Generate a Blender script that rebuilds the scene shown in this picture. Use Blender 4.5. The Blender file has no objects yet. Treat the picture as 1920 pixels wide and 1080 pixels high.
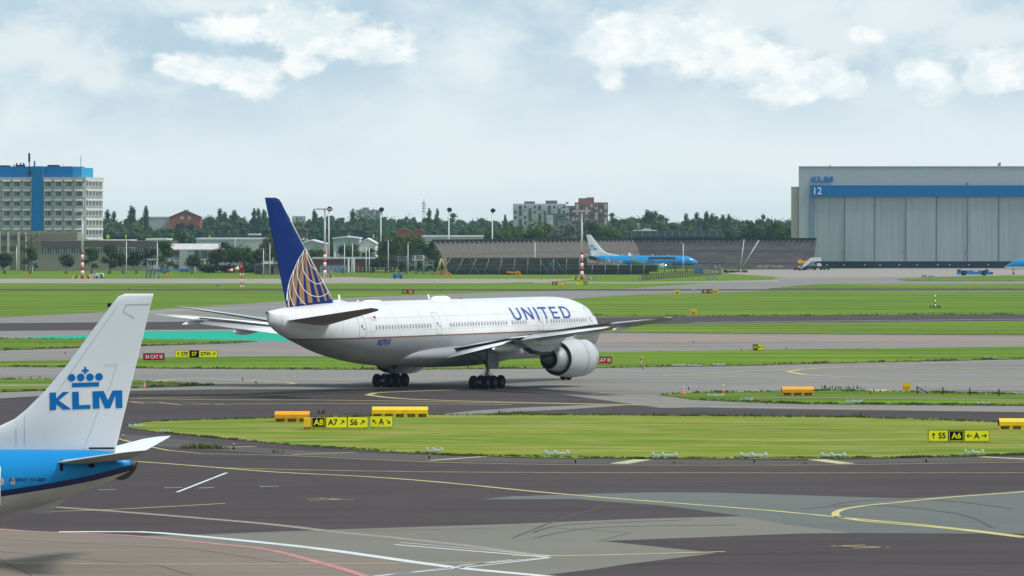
import bpy, bmesh, math, random
from mathutils import Vector, Matrix
from mathutils.bvhtree import BVHTree
from mathutils.geometry import tessellate_polygon
R = math.radians
random.seed(7)
# ------------------------------------------------------------------ camera
H, F, YH = 15.93, 8603.0, 423.0          # camera height, focal length and horizon (in 1920 px units)
scn = bpy.context.scene
col = scn.collection
cd = bpy.data.cameras.new('camera'); cam = bpy.data.objects.new('camera', cd); col.objects.link(cam)
cam.location = (0, 0, H); cam.rotation_euler = (R(90), 0, 0)
cd.sensor_width = 36; cd.lens = 36*F/1920; cd.shift_y = -(540-YH)/1920
cd.clip_start = 1; cd.clip_end = 40000
scn.camera = cam
# ------------------------------------------------------------------ world, sun, exposure
SUN_EL, SUN_AZ = 52, 104                   # azimuth clockwise from +Y (the view direction)
w = bpy.data.worlds.new("World"); scn.world = w; w.use_nodes = True
def build_world():
    nt = w.node_tree; nt.nodes.clear(); N = nt.nodes.new; L = nt.links.new
    def m(op, a, b=None, c=None, clamp=False):
        n = N('ShaderNodeMath'); n.operation = op; n.use_clamp = clamp
        for i, v in enumerate((a, b, c)):
            if v is None: continue
            if isinstance(v, (int, float)): n.inputs[i].default_value = v
            else: L(v, n.inputs[i])
        return n.outputs[0]
    def mix(f, a, b):
        n = N('ShaderNodeMix'); n.data_type = 'RGBA'
        for i, v in ((0, f), (6, a), (7, b)):
            if isinstance(v, (int, float)): n.inputs[i].default_value = v
            elif isinstance(v, tuple): n.inputs[i].default_value = (*v, 1)
            else: L(v, n.inputs[i])
        return n.outputs[2]
    def ss(x, lo, hi):
        n = N('ShaderNodeMapRange'); n.interpolation_type = 'SMOOTHSTEP'; L(x, n.inputs[0])
        n.inputs[1].default_value = lo; n.inputs[2].default_value = hi; return n.outputs[0]
    tc = N('ShaderNodeTexCoord'); sep = N('ShaderNodeSeparateXYZ'); L(tc.outputs['Generated'], sep.inputs[0])
    X, Y, Z = sep.outputs
    az = m('ARCTAN2', X, Y)                      # azimuth from +Y, elevation : true sky directions
    el = m('ARCSINE', Z)
    cmb = N('ShaderNodeCombineXYZ'); L(az, cmb.inputs[0]); L(m('MULTIPLY', el, 1.5), cmb.inputs[1])
    P = cmb.outputs[0]
    def noise(scale, det=7, rough=.55, off=(0,0,0), dist=0):
        mp = N('ShaderNodeMapping'); mp.inputs[1].default_value = off; L(P, mp.inputs[0])
        n = N('ShaderNodeTexNoise'); n.inputs['Scale'].default_value = scale; n.inputs['Detail'].default_value = det
        n.inputs['Roughness'].default_value = rough; n.inputs['Distortion'].default_value = dist
        L(mp.outputs[0], n.inputs[0]); return n.outputs[0]
    sky = N('ShaderNodeTexSky'); sky.sky_type = 'NISHITA'; sky.sun_disc = False
    sky.sun_elevation = R(SUN_EL); sky.sun_rotation = R(SUN_AZ); sky.dust_density = 2.0
    # cloud veil: pale near the horizon, blue grey gaps higher up
    veil = mix(ss(m('ADD', el, m('MULTIPLY', m('SUBTRACT', noise(9, 3), .5), .030)), .006, .042), (6.95, 7.6, 7.85), (3.95, 5.35, 6.35))
    veil = mix(ss(noise(26, 5, .6, (3,1,0)), .40, .70), veil, (6.6, 7.35, 7.65))
    # long layer of brighter vapour under the gaps
    base = mix(.90, sky.outputs[0], veil)
    # cumulus: soft groups of lobes, edges broken by noise; then everywhere else, noise
    nz = noise(120, 12, .70, (1,2,0), .25); nz2 = noise(38, 4, .55, (5,2,0))
    edge = m('ADD', m('MULTIPLY', m('SUBTRACT', nz, .5), 1.5), m('MULTIPLY', m('SUBTRACT', nz2, .5), .75))
    def lobes(lst):
        out = None
        for (px, py, rx, ry) in lst:
            dx = m('MULTIPLY', m('SUBTRACT', az, (px-960)/F), F/(rx*1.25))
            dy = m('MULTIPLY', m('SUBTRACT', el, (YH-py)/F), F/(ry*1.2))
            d = m('SUBTRACT', 1.0, m('SQRT', m('ADD', m('MULTIPLY', dx, dx), m('MULTIPLY', dy, dy))))
            out = d if out is None else m('SMOOTH_MAX', out, d, .25)
        return out
    bright = lobes([(430,52,75,30),(510,42,90,38),(590,62,90,36),(690,80,75,32),(740,98,45,20),
                    (345,128,50,22),(400,135,60,22),(465,145,55,26),(490,165,30,20),(560,120,35,24),
                    (1150,82,60,40),(1230,75,90,44),(1330,85,100,46),(1400,120,90,36),(1465,165,70,26),(1510,175,25,15),
                    (1145,150,30,22),(1530,135,55,28),(1570,160,42,22),(1725,142,44,27),(1755,158,40,28),(1700,150,24,20),
                    (1890,125,70,34),(1850,150,50,24),(1620,70,30,14)])
    grey = lobes([(60,85,160,60),(140,115,110,50),(190,150,50,28),(1450,20,200,60),(1700,30,180,60),(1850,60,160,60),
                  (1560,70,120,50),(400,10,160,24)])
    gm = ss(m('ADD', grey, m('MULTIPLY', edge, .9)), -.15, .75)
    base = mix(m('MULTIPLY', gm, .75), base, (6.75, 7.2, 7.3))
    bm = ss(m('ADD', bright, m('MULTIPLY', edge, 1.45)), -.16, .40)
    lit = ss(m('ADD', m('SUBTRACT', noise(95, 10, .66, (1,2,0)), noise(95, 10, .66, (1-.002,2-.006,0))), m('MULTIPLY', bright, .10)), -.10, .22)
    ccol = mix(lit, (6.2, 6.95, 7.2), (7.95, 8.05, 7.9))
    base = mix(m('MULTIPLY', bm, .92), base, ccol)
    far = m('MULTIPLY', ss(noise(5, 8, .58, (2,7,0)), .50, .64), ss(m('ABSOLUTE', az), .14, .3))
    far2 = m('MULTIPLY', ss(noise(5, 8, .58, (2,7,0)), .50, .64), ss(el, .07, .15))
    base = mix(m('MULTIPLY', m('MAXIMUM', far, far2), .8), base, (7.4, 7.7, 7.75))
    bg = N('ShaderNodeBackground'); bg.inputs[1].default_value = SKY
    L(base, bg.inputs[0]); out = N('ShaderNodeOutputWorld'); L(bg.outputs[0], out.inputs[0])
SKY = 0.100; HAZE = .000042
build_world()
sd = bpy.data.lights.new('sun', 'SUN'); sun = bpy.data.objects.new('sun', sd); col.objects.link(sun)
sd.energy = 2.7; sd.angle = R(11); sd.color = (1, .96, .89)
sdir = Vector((math.sin(R(SUN_AZ))*math.cos(R(SUN_EL)), math.cos(R(SUN_AZ))*math.cos(R(SUN_EL)), math.sin(R(SUN_EL))))
sun.rotation_euler = (-sdir).to_track_quat('-Z', 'Y').to_euler()
vs = scn.view_settings; vs.view_transform = 'Standard'; vs.look = 'None'; vs.exposure = 0.36; vs.gamma = 1; vs.use_curve_mapping = False
scn.cycles.volume_bounces = 1; scn.cycles.max_bounces = 6
# ------------------------------------------------------------------ helpers
def G(px, py, z=0.0):                      # ground point seen at photo pixel
    d = F*(H-z)/(py-YH); return ((px-960)*d/F, d)
def at(px, py, d):                         # x and z at depth d
    return ((px-960)*d/F, H-(py-YH)*d/F)
def dep(py): return F*H/(py-YH)
def tag(o, label=None, cat=None, group=None, kind=None):
    for k, v in (('label', label), ('category', cat), ('group', group), ('kind', kind)):
        if v: o[k] = v
    return o
def thing(name, label, cat, loc=(0,0,0), rz=0, group=None):
    o = bpy.data.objects.new(name, None); col.objects.link(o); o.location = loc; o.rotation_euler = (0,0,rz)
    o.empty_display_size = .1
    return tag(o, label, cat, group)
def copy_tree(o, parent=None):
    c = o.copy(); col.objects.link(c); c.parent = parent
    for ch in list(o.children): copy_tree(ch, c)
    return c
def dup(o, loc, rz=None, label=None, scale=None, group=None):
    c = copy_tree(o); c.location = loc
    if rz is not None: c.rotation_euler.z = rz
    if scale: c.scale = scale if isinstance(scale, tuple) else (scale,)*3
    if label: c['label'] = label
    if group: c['group'] = group
    return c
class MB:
    def __init__(s): s.v = []; s.f = []; s.m = []; s.sm = []
    def add(s, vs, fs, mi=0, smooth=False):
        b = len(s.v); s.v += [tuple(p) for p in vs]
        for f in fs: s.f.append(tuple(b+i for i in f)); s.m.append(mi); s.sm.append(smooth)
        return s
    def box(s, x0, x1, y0, y1, z0, z1, mi=0):
        v = [(x,y,z) for z in (z0,z1) for y in (y0,y1) for x in (x0,x1)]
        return s.add(v, [(0,2,3,1),(4,5,7,6),(0,1,5,4),(2,6,7,3),(0,4,6,2),(1,3,7,5)], mi)
    def obox(s, a, b, w, h, mi=0):          # bar from a to b, width w, height h
        a, b = Vector(a), Vector(b); d = (b-a).normalized(); u = d.cross(Vector((0,0,1)))
        if u.length < .01: u = Vector((1,0,0))
        u.normalize(); n = u.cross(d).normalized(); v = []
        for p in (a, b):
            for i, j in ((-1,-1),(1,-1),(1,1),(-1,1)): v.append(p+u*(i*w/2)+n*(j*h/2))
        return s.add(v, [(0,3,2,1),(4,5,6,7),(0,1,5,4),(1,2,6,5),(2,3,7,6),(3,0,4,7)], mi)
    def tube(s, a, b, r, r2=None, n=8, mi=0, caps=True):
        r2 = r if r2 is None else r2
        a, b = Vector(a), Vector(b); d = (b-a).normalized(); u = d.orthogonal().normalized(); q = d.cross(u); v = []
        for p, rr in ((a, r), (b, r2)):
            for i in range(n):
                t = 2*math.pi*i/n; v.append(p+u*(rr*math.cos(t))+q*(rr*math.sin(t)))
        s.add(v, [(i, (i+1)%n, n+(i+1)%n, n+i) for i in range(n)], mi, True)
        if caps: s.add(v, [tuple(range(n))[::-1], tuple(range(n, 2*n))], mi)
        return s
    def path(s, pts, r, n=6, mi=0):
        for a, b in zip(pts, pts[1:]): s.tube(a, b, r, n=n, mi=mi)
        return s
    def lathe(s, o, ax, prof, n=24, mi=0, mf=None):       # prof: (distance along ax, radius)
        o, ax = Vector(o), Vector(ax).normalized(); u = ax.orthogonal().normalized(); q = ax.cross(u); v = []
        for t, r in prof:
            for i in range(n):
                a = 2*math.pi*i/n; v.append(o+ax*t+u*(r*math.cos(a))+q*(r*math.sin(a)))
        for k in range(len(prof)-1):
            s.add([v[k*n+i] for i in range(n)]+[v[(k+1)*n+i] for i in range(n)],
                  [(i, (i+1)%n, n+(i+1)%n, n+i) for i in range(n)], mf[k] if mf else mi, True)
        return s
    def prism(s, poly, off, mi=0, mi2=None):             # poly 3D points, extruded by off
        n = len(poly); off = Vector(off); v = [Vector(p) for p in poly]+[Vector(p)+off for p in poly]
        tr = tessellate_polygon([[Vector(p) for p in poly]])
        s.add(v, [tuple(t) for t in tr], mi); s.add(v, [(a+n, b+n, c+n) for a, b, c in tr], mi if mi2 is None else mi2)
        return s.add(v, [(i, (i+1)%n, n+(i+1)%n, n+i) for i in range(n)], mi)
    def foil(s, secs, mi=0, n=10, up=(0,0,1), mf=None, ml=None):          # secs: (LE, TE, tmax); closed aerofoil loft
        up = Vector(up); xs = [(1-math.cos(math.pi*i/n))/2 for i in range(n+1)]; rings = []
        sh = lambda x: 1.9*math.sqrt(x)*(1-x)*(1.25-.45*x)*.82+.03*x
        for LE, TE, t in secs:
            LE, TE = Vector(LE), Vector(TE)
            r = [LE.lerp(TE, x)+up*(t*.55*sh(x)) for x in xs[::-1]]+[LE.lerp(TE, x)-up*(t*.45*sh(x)) for x in xs[1:]]
            rings.append(r)
        k = len(rings[0]); v = [p for r in rings for p in r]
        for j in range(len(rings)-1):
            if ml is None: s.add(rings[j]+rings[j+1], [(i, i+1, k+i+1, k+i) for i in range(k-1)]+[(k-1, 0, k, 2*k-1)], mf[j] if mf else mi, True)
            else: s.add(rings[j]+rings[j+1], [(i, i+1, k+i+1, k+i) for i in range(n)], mi, True); s.add(rings[j]+rings[j+1], [(i, i+1, k+i+1, k+i) for i in range(n, k-1)]+[(k-1, 0, k, 2*k-1)], ml, True)
        s.add(rings[0], [tuple(range(k))], mf[0] if mf else mi); s.add(rings[-1], [tuple(range(k))[::-1]], mf[-1] if mf else mi)
        return s
    def build(s, name, mats, parent=None, loc=None, fix=True):
        me = bpy.data.meshes.new(name); me.from_pydata(s.v, [], s.f)
        for m_ in (mats if isinstance(mats, (list, tuple)) else [mats]): me.materials.append(m_)
        me.polygons.foreach_set('material_index', s.m); me.polygons.foreach_set('use_smooth', s.sm)
        if fix:
            bm = bmesh.new(); bm.from_mesh(me); bmesh.ops.remove_doubles(bm, verts=bm.verts, dist=1e-4)
            bmesh.ops.recalc_face_normals(bm, faces=bm.faces); bm.to_mesh(me); bm.free()
        me.update()
        o = bpy.data.objects.new(name, me); col.objects.link(o)
        if parent: o.parent = parent
        if loc: o.location = loc
        return o
# ---- materials
def mat(name, c, rough=.6, metal=0., var=.12, scale=.6, spec=.4, stretch=None, dirt=None, dirt_amt=.5, dirt_scale=.2, bump=0, coat=0, trans=0):
    if name in bpy.data.materials: return bpy.data.materials[name]
    m_ = bpy.data.materials.new(name); m_.use_nodes = True; nt = m_.node_tree; b = nt.nodes['Principled BSDF']
    N = nt.nodes.new; L = nt.links.new
    b.inputs['Roughness'].default_value = rough; b.inputs['Metallic'].default_value = metal
    b.inputs['Specular IOR Level'].default_value = spec; b.inputs['Coat Weight'].default_value = coat
    tc = N('ShaderNodeTexCoord'); mp = N('ShaderNodeMapping'); L(tc.outputs['Object'], mp.inputs[0])
    if stretch: mp.inputs[3].default_value = stretch
    n = N('ShaderNodeTexNoise'); n.inputs['Scale'].default_value = scale; n.inputs['Detail'].default_value = 6; n.inputs['Roughness'].default_value = .6
    L(mp.outputs[0], n.inputs[0])
    mr = N('ShaderNodeMapRange'); L(n.outputs[0], mr.inputs[0]); mr.inputs[1].default_value = .3; mr.inputs[2].default_value = .7
    mr.inputs[3].default_value = 1-var; mr.inputs[4].default_value = 1+var
    mx = N('ShaderNodeMix'); mx.data_type = 'RGBA'; mx.blend_type = 'MULTIPLY'; mx.inputs[0].default_value = 1
    mx.inputs[6].default_value = (*c, 1); L(mr.outputs[0], mx.inputs[7]); out = mx.outputs[2]
    if dirt:
        n2 = N('ShaderNodeTexNoise'); n2.inputs['Scale'].default_value = dirt_scale; n2.inputs['Detail'].default_value = 7; n2.inputs['Roughness'].default_value = .65
        L(mp.outputs[0], n2.inputs[0]); r2 = N('ShaderNodeMapRange'); L(n2.outputs[0], r2.inputs[0])
        r2.inputs[1].default_value = .48; r2.inputs[2].default_value = .72; r2.inputs[4].default_value = dirt_amt
        m2 = N('ShaderNodeMix'); m2.data_type = 'RGBA'; L(r2.outputs[0], m2.inputs[0]); L(out, m2.inputs[6]); m2.inputs[7].default_value = (*dirt, 1); out = m2.outputs[2]
    L(out, b.inputs['Base Color'])
    if bump:
        bn = N('ShaderNodeBump'); bn.inputs[0].default_value = bump; bn.inputs[1].default_value = .02; L(n.outputs[0], bn.inputs['Height']); L(bn.outputs[0], b.inputs['Normal'])
    if trans:
        tb = N('ShaderNodeBsdfTranslucent'); L(out, tb.inputs[0]); ms = N('ShaderNodeMixShader'); ms.inputs[0].default_value = trans
        L(b.outputs[0], ms.inputs[1]); L(tb.outputs[0], ms.inputs[2]); L(ms.outputs[0], nt.nodes['Material Output'].inputs[0])
    return m_
def ramp_mat(name, layers, base, rough=.95, spec=.08, bump=0):
    """base colour, then layers (colour, scale, lo, hi, amount, stretch, seed) mixed over it by noise"""
    m_ = bpy.data.materials.new(name); m_.use_nodes = True; nt = m_.node_tree; b = nt.nodes['Principled BSDF']
    N = nt.nodes.new; L = nt.links.new; b.inputs['Roughness'].default_value = rough; b.inputs['Specular IOR Level'].default_value = spec
    tc = N('ShaderNodeTexCoord'); out = None; last = None
    for c, sc, lo, hi, amt, st, seed in layers:
        mp = N('ShaderNodeMapping'); mp.inputs[1].default_value = (seed*13.7, seed*7.1, 0); mp.inputs[3].default_value = st; mp.inputs[2].default_value = (0,0,R(seed*3%11-5)); L(tc.outputs['Object'], mp.inputs[0])
        n = N('ShaderNodeTexNoise'); n.inputs['Scale'].default_value = sc; n.inputs['Detail'].default_value = 7; n.inputs['Roughness'].default_value = .62
        L(mp.outputs[0], n.inputs[0]); r = N('ShaderNodeMapRange'); L(n.outputs[0], r.inputs[0]); r.inputs[1].default_value = lo; r.inputs[2].default_value = hi; r.inputs[4].default_value = amt
        x = N('ShaderNodeMix'); x.data_type = 'RGBA'; L(r.outputs[0], x.inputs[0]); x.inputs[7].default_value = (*c, 1)
        if out is None: x.inputs[6].default_value = (*base, 1)
        else: L(out, x.inputs[6])
        out = x.outputs[2]; last = n
    L(out, b.inputs['Base Color'])
    if bump:
        bn = N('ShaderNodeBump'); bn.inputs[0].default_value = bump; bn.inputs[1].default_value = .03; L(last.outputs[0], bn.inputs['Height']); L(bn.outputs[0], b.inputs['Normal'])
    return m_
# ---- 2D shapes: text and arrows
_tc = {}
def text2d(s, bold=.02):
    if (s, bold) in _tc: return _tc[(s, bold)]
    cu = bpy.data.curves.new('t', 'FONT'); cu.body = s; cu.size = 1; cu.offset = bold; cu.resolution_u = 3
    o = bpy.data.objects.new('t', cu); col.objects.link(o); bpy.context.view_layer.update()
    me = o.to_mesh(); v = [(p.co.x, p.co.y) for p in me.vertices]; f = [tuple(q.vertices) for q in me.polygons]
    o.to_mesh_clear(); bpy.data.objects.remove(o); bpy.data.curves.remove(cu)
    x0 = min(p[0] for p in v); x1 = max(p[0] for p in v); y0 = min(p[1] for p in v); y1 = max(p[1] for p in v)
    k = 1/(y1-y0); v = [((p[0]-x0)*k, (p[1]-y0)*k) for p in v]
    _tc[(s, bold)] = (v, f, (x1-x0)*k); return _tc[(s, bold)]
AR = {'^': 90, '/': 45, '<': 180, '>': 0, '{': 135, '}': -45}
def arrow2d(ch, th=.15):
    a = R(AR[ch]); p = [(-.5,-th/2),(.3,-th/2),(.3,th/2),(-.5,th/2)]
    h = [(.5,0),(.17,.36),(.06,.26),(.28,0),(.06,-.26),(.17,-.36)]
    rot = lambda q: (.5+q[0]*math.cos(a)-q[1]*math.sin(a), .5+q[0]*math.sin(a)+q[1]*math.cos(a))
    return [rot(q) for q in p+h], [(0,1,2,3), (4,5,6,7), (4,7,8,9)], 1.0
def flat_text(mb, s, x0, x1, z0, z1, y, mi=0, bold=.02, fit=True):
    """letters in the xz plane, facing -y"""
    hgt = z1-z0; parts = []; cur = 0.; tok = ''
    items = []
    for ch in s:
        if ch in AR:
            if tok.strip(): items.append(tok.strip())
            tok = ''; items.append(ch)
        else: tok += ch
    if tok.strip(): items.append(tok.strip())
    for it in items:
        v, f, wd = arrow2d(it) if it in AR else text2d(it, bold)
        if it in AR: v = [(q[0]*.95, q[1]*.95) for q in v]; wd = .95
        parts.append((v, f, cur)); cur += wd+.32
    cur -= .32; sx = hgt
    if cur*hgt > (x1-x0): sx = (x1-x0)/cur
    elif not fit: sx = (x1-x0)/cur
    off = x0+((x1-x0)-cur*sx)/2
    for v, f, c in parts: mb.add([(off+(c+q[0])*sx, y, z0+q[1]*hgt) for q in v], f, mi)
    return mb
def decal(name, polys, plane, bvh, mats, parent, step=.4, lift=.015, mi=None):
    """polys: list of 2D outlines (u,v); plane(u,v)->(origin, direction) ray onto the skin"""
    bm = bmesh.new()
    for k, poly in enumerate(polys):
        vs_ = [bm.verts.new((p[0], p[1], 0)) for p in poly]
        for t in tessellate_polygon([[Vector((p[0], p[1], 0)) for p in poly]]):
            try: f = bm.faces.new([vs_[i] for i in t]); f.material_index = mi[k] if mi else 0
            except ValueError: pass
    if step:
        for ax in (0, 1):
            lo = min(v.co[ax] for v in bm.verts); hi = max(v.co[ax] for v in bm.verts); c = lo+step*.51
            while c < hi:
                co = Vector((0,0,0)); co[ax] = c; no = Vector((0,0,0)); no[ax] = 1
                bmesh.ops.bisect_plane(bm, geom=bm.verts[:]+bm.edges[:]+bm.faces[:], plane_co=co, plane_no=no); c += step
    dead = []
    for v in bm.verts:
        o, d = plane(v.co.x, v.co.y); hit, nrm, _, _ = bvh.ray_cast(Vector(o), Vector(d))
        if hit is None: dead.append(v)
        else:
            if nrm.dot(Vector(d)) > 0: nrm = -nrm
            v.co = hit+nrm*lift
    bmesh.ops.delete(bm, geom=dead, context='VERTS')
    me = bpy.data.meshes.new(name); bm.to_mesh(me); bm.free()
    for m_ in (mats if isinstance(mats, (list, tuple)) else [mats]): me.materials.append(m_)
    o = bpy.data.objects.new(name, me); col.objects.link(o); o.parent = parent; return o
def bvh_of(*mbs):
    v = []; f = []
    for mb in mbs:
        b = len(v); v += mb.v; f += [tuple(b+i for i in q) for q in mb.f]
    return BVHTree.FromPolygons([Vector(p) for p in v], f)
def interp(tab, x):                          # smooth monotone-ish interpolation of rows (x, a, b, ...)
    if x <= tab[0][0]: return list(tab[0][1:])
    if x >= tab[-1][0]: return list(tab[-1][1:])
    i = max(k for k in range(len(tab)-1) if tab[k][0] <= x); n = len(tab)
    x0, x1 = tab[i][0], tab[i+1][0]; h = x1-x0; t = (x-x0)/h; out = []
    def sl(k, j):
        if k == 0: return (tab[1][j]-tab[0][j])/(tab[1][0]-tab[0][0])
        if k == n-1: return (tab[-1][j]-tab[-2][j])/(tab[-1][0]-tab[-2][0])
        a = (tab[k][j]-tab[k-1][j])/(tab[k][0]-tab[k-1][0]); b = (tab[k+1][j]-tab[k][j])/(tab[k+1][0]-tab[k][0])
        return 0 if a*b <= 0 else 2*a*b/(a+b)
    for j in range(1, len(tab[0])):
        p0, p1, m0, m1 = tab[i][j], tab[i+1][j], sl(i, j)*h, sl(i+1, j)*h
        out.append((2*t**3-3*t*t+1)*p0+(t**3-2*t*t+t)*m0+(-2*t**3+3*t*t)*p1+(t**3-t*t)*m1)
    return out
def ring_polys(outer, t):
    """outline ribbon of width t inside a closed outline"""
    cx = sum(p[0] for p in outer)/len(outer); cy = sum(p[1] for p in outer)/len(outer); out = []
    hx = max(abs(p[0]-cx) for p in outer); hy = max(abs(p[1]-cy) for p in outer)
    inn = [(cx+(p[0]-cx)*(1-t/hx), cy+(p[1]-cy)*(1-t/hy)) for p in outer]
    for i in range(len(outer)):
        j = (i+1) % len(outer); out.append([outer[i], outer[j], inn[j], inn[i]])
    return out
def ribbon(pts, t):
    out = []; n = len(pts); nn = []
    for i in range(n):
        a = pts[max(0, i-1)]; b = pts[min(n-1, i+1)]; d = Vector((b[0]-a[0], b[1]-a[1])).normalized(); nn.append((-d.y*t/2, d.x*t/2))
    for i in range(n-1):
        out.append([(pts[i][0]+nn[i][0], pts[i][1]+nn[i][1]), (pts[i+1][0]+nn[i+1][0], pts[i+1][1]+nn[i+1][1]),
                    (pts[i+1][0]-nn[i+1][0], pts[i+1][1]-nn[i+1][1]), (pts[i][0]-nn[i][0], pts[i][1]-nn[i][1])])
    return out
def crv(pts, n=20):                          # smooth curve through 2D points
    tab = []; L_ = [0]
    for a, b in zip(pts, pts[1:]): L_.append(L_[-1]+math.hypot(b[0]-a[0], b[1]-a[1]))
    out = []
    for k in range(n+1):
        s = L_[-1]*k/n; i = max(j for j in range(len(L_)) if L_[j] <= s+1e-9); i = min(i, len(pts)-2)
        t = (s-L_[i])/(L_[i+1]-L_[i]); P = lambda j: pts[max(0, min(len(pts)-1, j))]
        p0, p1, p2, p3 = P(i-1), P(i), P(i+1), P(i+2)
        out.append(tuple(.5*((2*p1[c])+(-p0[c]+p2[c])*t+(2*p0[c]-5*p1[c]+4*p2[c]-p3[c])*t*t+(-p0[c]+3*p1[c]-3*p2[c]+p3[c])*t**3) for c in (0, 1)))
    return out
# ------------------------------------------------------------------ ground
SH = .5
grass = ramp_mat('short airfield grass', [((.068,.128,.005),.018,.40,.60,1,(.6,3,1),1),((.165,.24,.012),.06,.50,.72,.55,(.35,2,1),2),((.055,.105,.005),.09,.48,.64,.8,(.15,1.2,1),3),((.22,.235,.04),.14,.50,.66,.6,(.12,1.1,1),4)], (.112,.205,.006), bump=.0)
grass_dry = ramp_mat('mown grass with dry patches', [((.10,.175,.006),.03,.38,.62,1,(1,2.5,1),5),((.26,.215,.06),.08,.46,.64,.85,(.35,2.2,1),6),((.085,.15,.006),.35,.48,.62,.75,(.15,1.2,1),7),((.31,.27,.11),.55,.50,.64,.65,(.22,1.1,1),8)], (.162,.218,.008))
asph_d = ramp_mat('dark asphalt', [((.046,.037,.038),.05,.35,.70,.8,(.5,1,1),1),((.082,.069,.069),.35,.45,.75,.35,(.25,1.5,1),2),((.040,.033,.034),.22,.50,.66,.55,(.10,1.2,1),3),((.12,.10,.10),9,.66,.80,.3,(1,1,1),4)], (.068,.056,.058))
asph_m = ramp_mat('weathered grey asphalt', [((.165,.158,.148),.04,.4,.65,.8,(.4,1.5,1),1),((.29,.28,.26),.3,.45,.72,.45,(.15,2,1),2),((.145,.138,.13),.15,.50,.66,.55,(.08,1.2,1),3)], (.205,.195,.182))
asph_b = ramp_mat('blue grey asphalt patch', [((.105,.116,.11),.08,.4,.7,.8,(.5,1.2,1),5),((.155,.165,.155),.4,.48,.75,.35,(.2,2,1),6),((.07,.075,.075),.9,.63,.8,.4,(.1,1.2,1),7)], (.125,.137,.128))
asph_g = ramp_mat('pale grey asphalt patch', [((.15,.147,.127),.08,.4,.7,.8,(.5,1.2,1),8),((.20,.193,.165),.4,.48,.75,.35,(.2,2,1),9),((.09,.088,.08),.9,.63,.8,.4,(.1,1.2,1),2)], (.17,.165,.142))
conc = ramp_mat('pale concrete', [((.24,.215,.19),.05,.4,.7,.8,(.4,2,1),1),((.34,.30,.27),.4,.48,.75,.5,(.2,3,1),2),((.20,.18,.165),.12,.5,.66,.5,(.08,1.2,1),3)], (.28,.25,.225), rough=.9)
conc_t = ramp_mat('tan concrete slabs', [((.17,.135,.105),.06,.4,.7,.8,(.4,1.5,1),3),((.24,.20,.17),.3,.48,.72,.5,(.2,2,1),4),((.11,.09,.07),.8,.6,.8,.4,(.1,1.2,1),5)], (.185,.160,.135))
teal = ramp_mat('turquoise painted asphalt', [((.02,.27,.19),.06,.4,.7,.6,(.4,1,1),1),((.02,.26,.19),.6,.6,.8,.5,(.2,1,1),2)], (.01,.33,.225))
pinkc = ramp_mat('pinkish worn asphalt', [((.28,.19,.165),.1,.4,.65,.8,(.2,1,1),1),((.22,.20,.18),.4,.5,.75,.5,(.1,2,1),2)], (.24,.20,.18))
yel = mat('yellow road paint', (.50,.44,.15), .7, var=.2, scale=2, dirt=(.22,.19,.11), dirt_amt=.75, dirt_scale=.5)
yelp = mat('pale worn yellow paint', (.42,.40,.22), .7, var=.2, scale=2, dirt=(.18,.16,.13), dirt_amt=.8, dirt_scale=.5)
whi = mat('white road paint', (.55,.58,.58), .7, var=.15, scale=2, dirt=(.3,.3,.29), dirt_amt=.7, dirt_scale=.5)
redp = mat('faded red road paint', (.42,.17,.17), .7, var=.2, scale=1, dirt=(.24,.15,.13), dirt_amt=.7, dirt_scale=.3)
tanp = mat('worn tan joint line', (.24,.20,.165), .8, var=.25, scale=2)
def jag(pts, step=9, amp=.5, closed=True):
    """subdivide an outline given in photo px, convert to ground, and roughen"""
    out = []; n = len(pts)
    for i in range(n if closed else n-1):
        a, b = pts[i], pts[(i+1) % n]; L_ = math.hypot(b[0]-a[0], b[1]-a[1]); k = max(1, int(L_/step))
        for j in range(k):
            t = j/k; px, py = a[0]+(b[0]-a[0])*t, a[1]+(b[1]-a[1])*t; out.append(G(px, py+random.uniform(-1, 1)*amp))
    return out
def ground(name, pts, z, m_, kind='structure', step=0, amp=0):
    P = jag(pts, step, amp) if step else [G(*p) for p in pts]
    mb = MB(); v = [(x, y, z) for x, y in P]; tr = tessellate_polygon([[Vector(q) for q in v]])
    mb.add(v, [tuple(t) for t in tr]); o = mb.build(name, m_); o['kind'] = kind; return o
def line(name, pts, wpx, m_, z, smooth=0, dash=None):
    if smooth: pts = crv(pts, smooth)
    P = [Vector((*G(*p), z)) for p in pts]
    mid = pts[len(pts)//2]; i = len(pts)//2
    mb = MB(); n = len(P); ns = []
    for k in range(n):
        d = (P[min(n-1, k+1)]-P[max(0, k-1)]); d.z = 0; d.normalize(); ns.append(Vector((-d.y, d.x, 0)))
    hw = wpx/2
    v = []
    for k in range(n): v += [P[k]+ns[k]*hw, P[k]-ns[k]*hw]
    fs = [(2*k, 2*k+1, 2*k+3, 2*k+2) for k in range(n-1)]
    mb.add(v, fs); return mb
def marks(name, lst, m_, z):                 # one painted system
    mb = MB()
    for it in lst:
        pts, wd = it[0], it[1]; wd *= 1.9 if pts[0][1] < 775 and name == 'yellow_taxi_lines' else 1; l = line('', pts, wd, m_, z, it[2] if len(it) > 2 else 0); mb.add(l.v, l.f)
    mb.v = [(p[0], p[1], z+.0004*(i//40 % 8)) for i, p in enumerate(mb.v)] if 0 else mb.v
    o = mb.build(name, m_); o['kind'] = 'structure'; return o
base = MB(); base.add([(-6000,-200,0),(6000,-200,0),(6000,9000,0),(-6000,9000,0)], [(0,1,2,3)]); base.build('ground', grass)['kind'] = 'structure'
ground('taxiways', [(-2600,612),(0,595),(250,583),(480,568),(640,558.5),(870,550),(1000,546.5),(1180,541),(1320,531),(1450,524),(1460,518),(1400,513.5),(1330,511),(1300,507.5),(1700,503),(4600,498),(4600,3300),(-2600,3300)], .004, asph_m)
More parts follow.
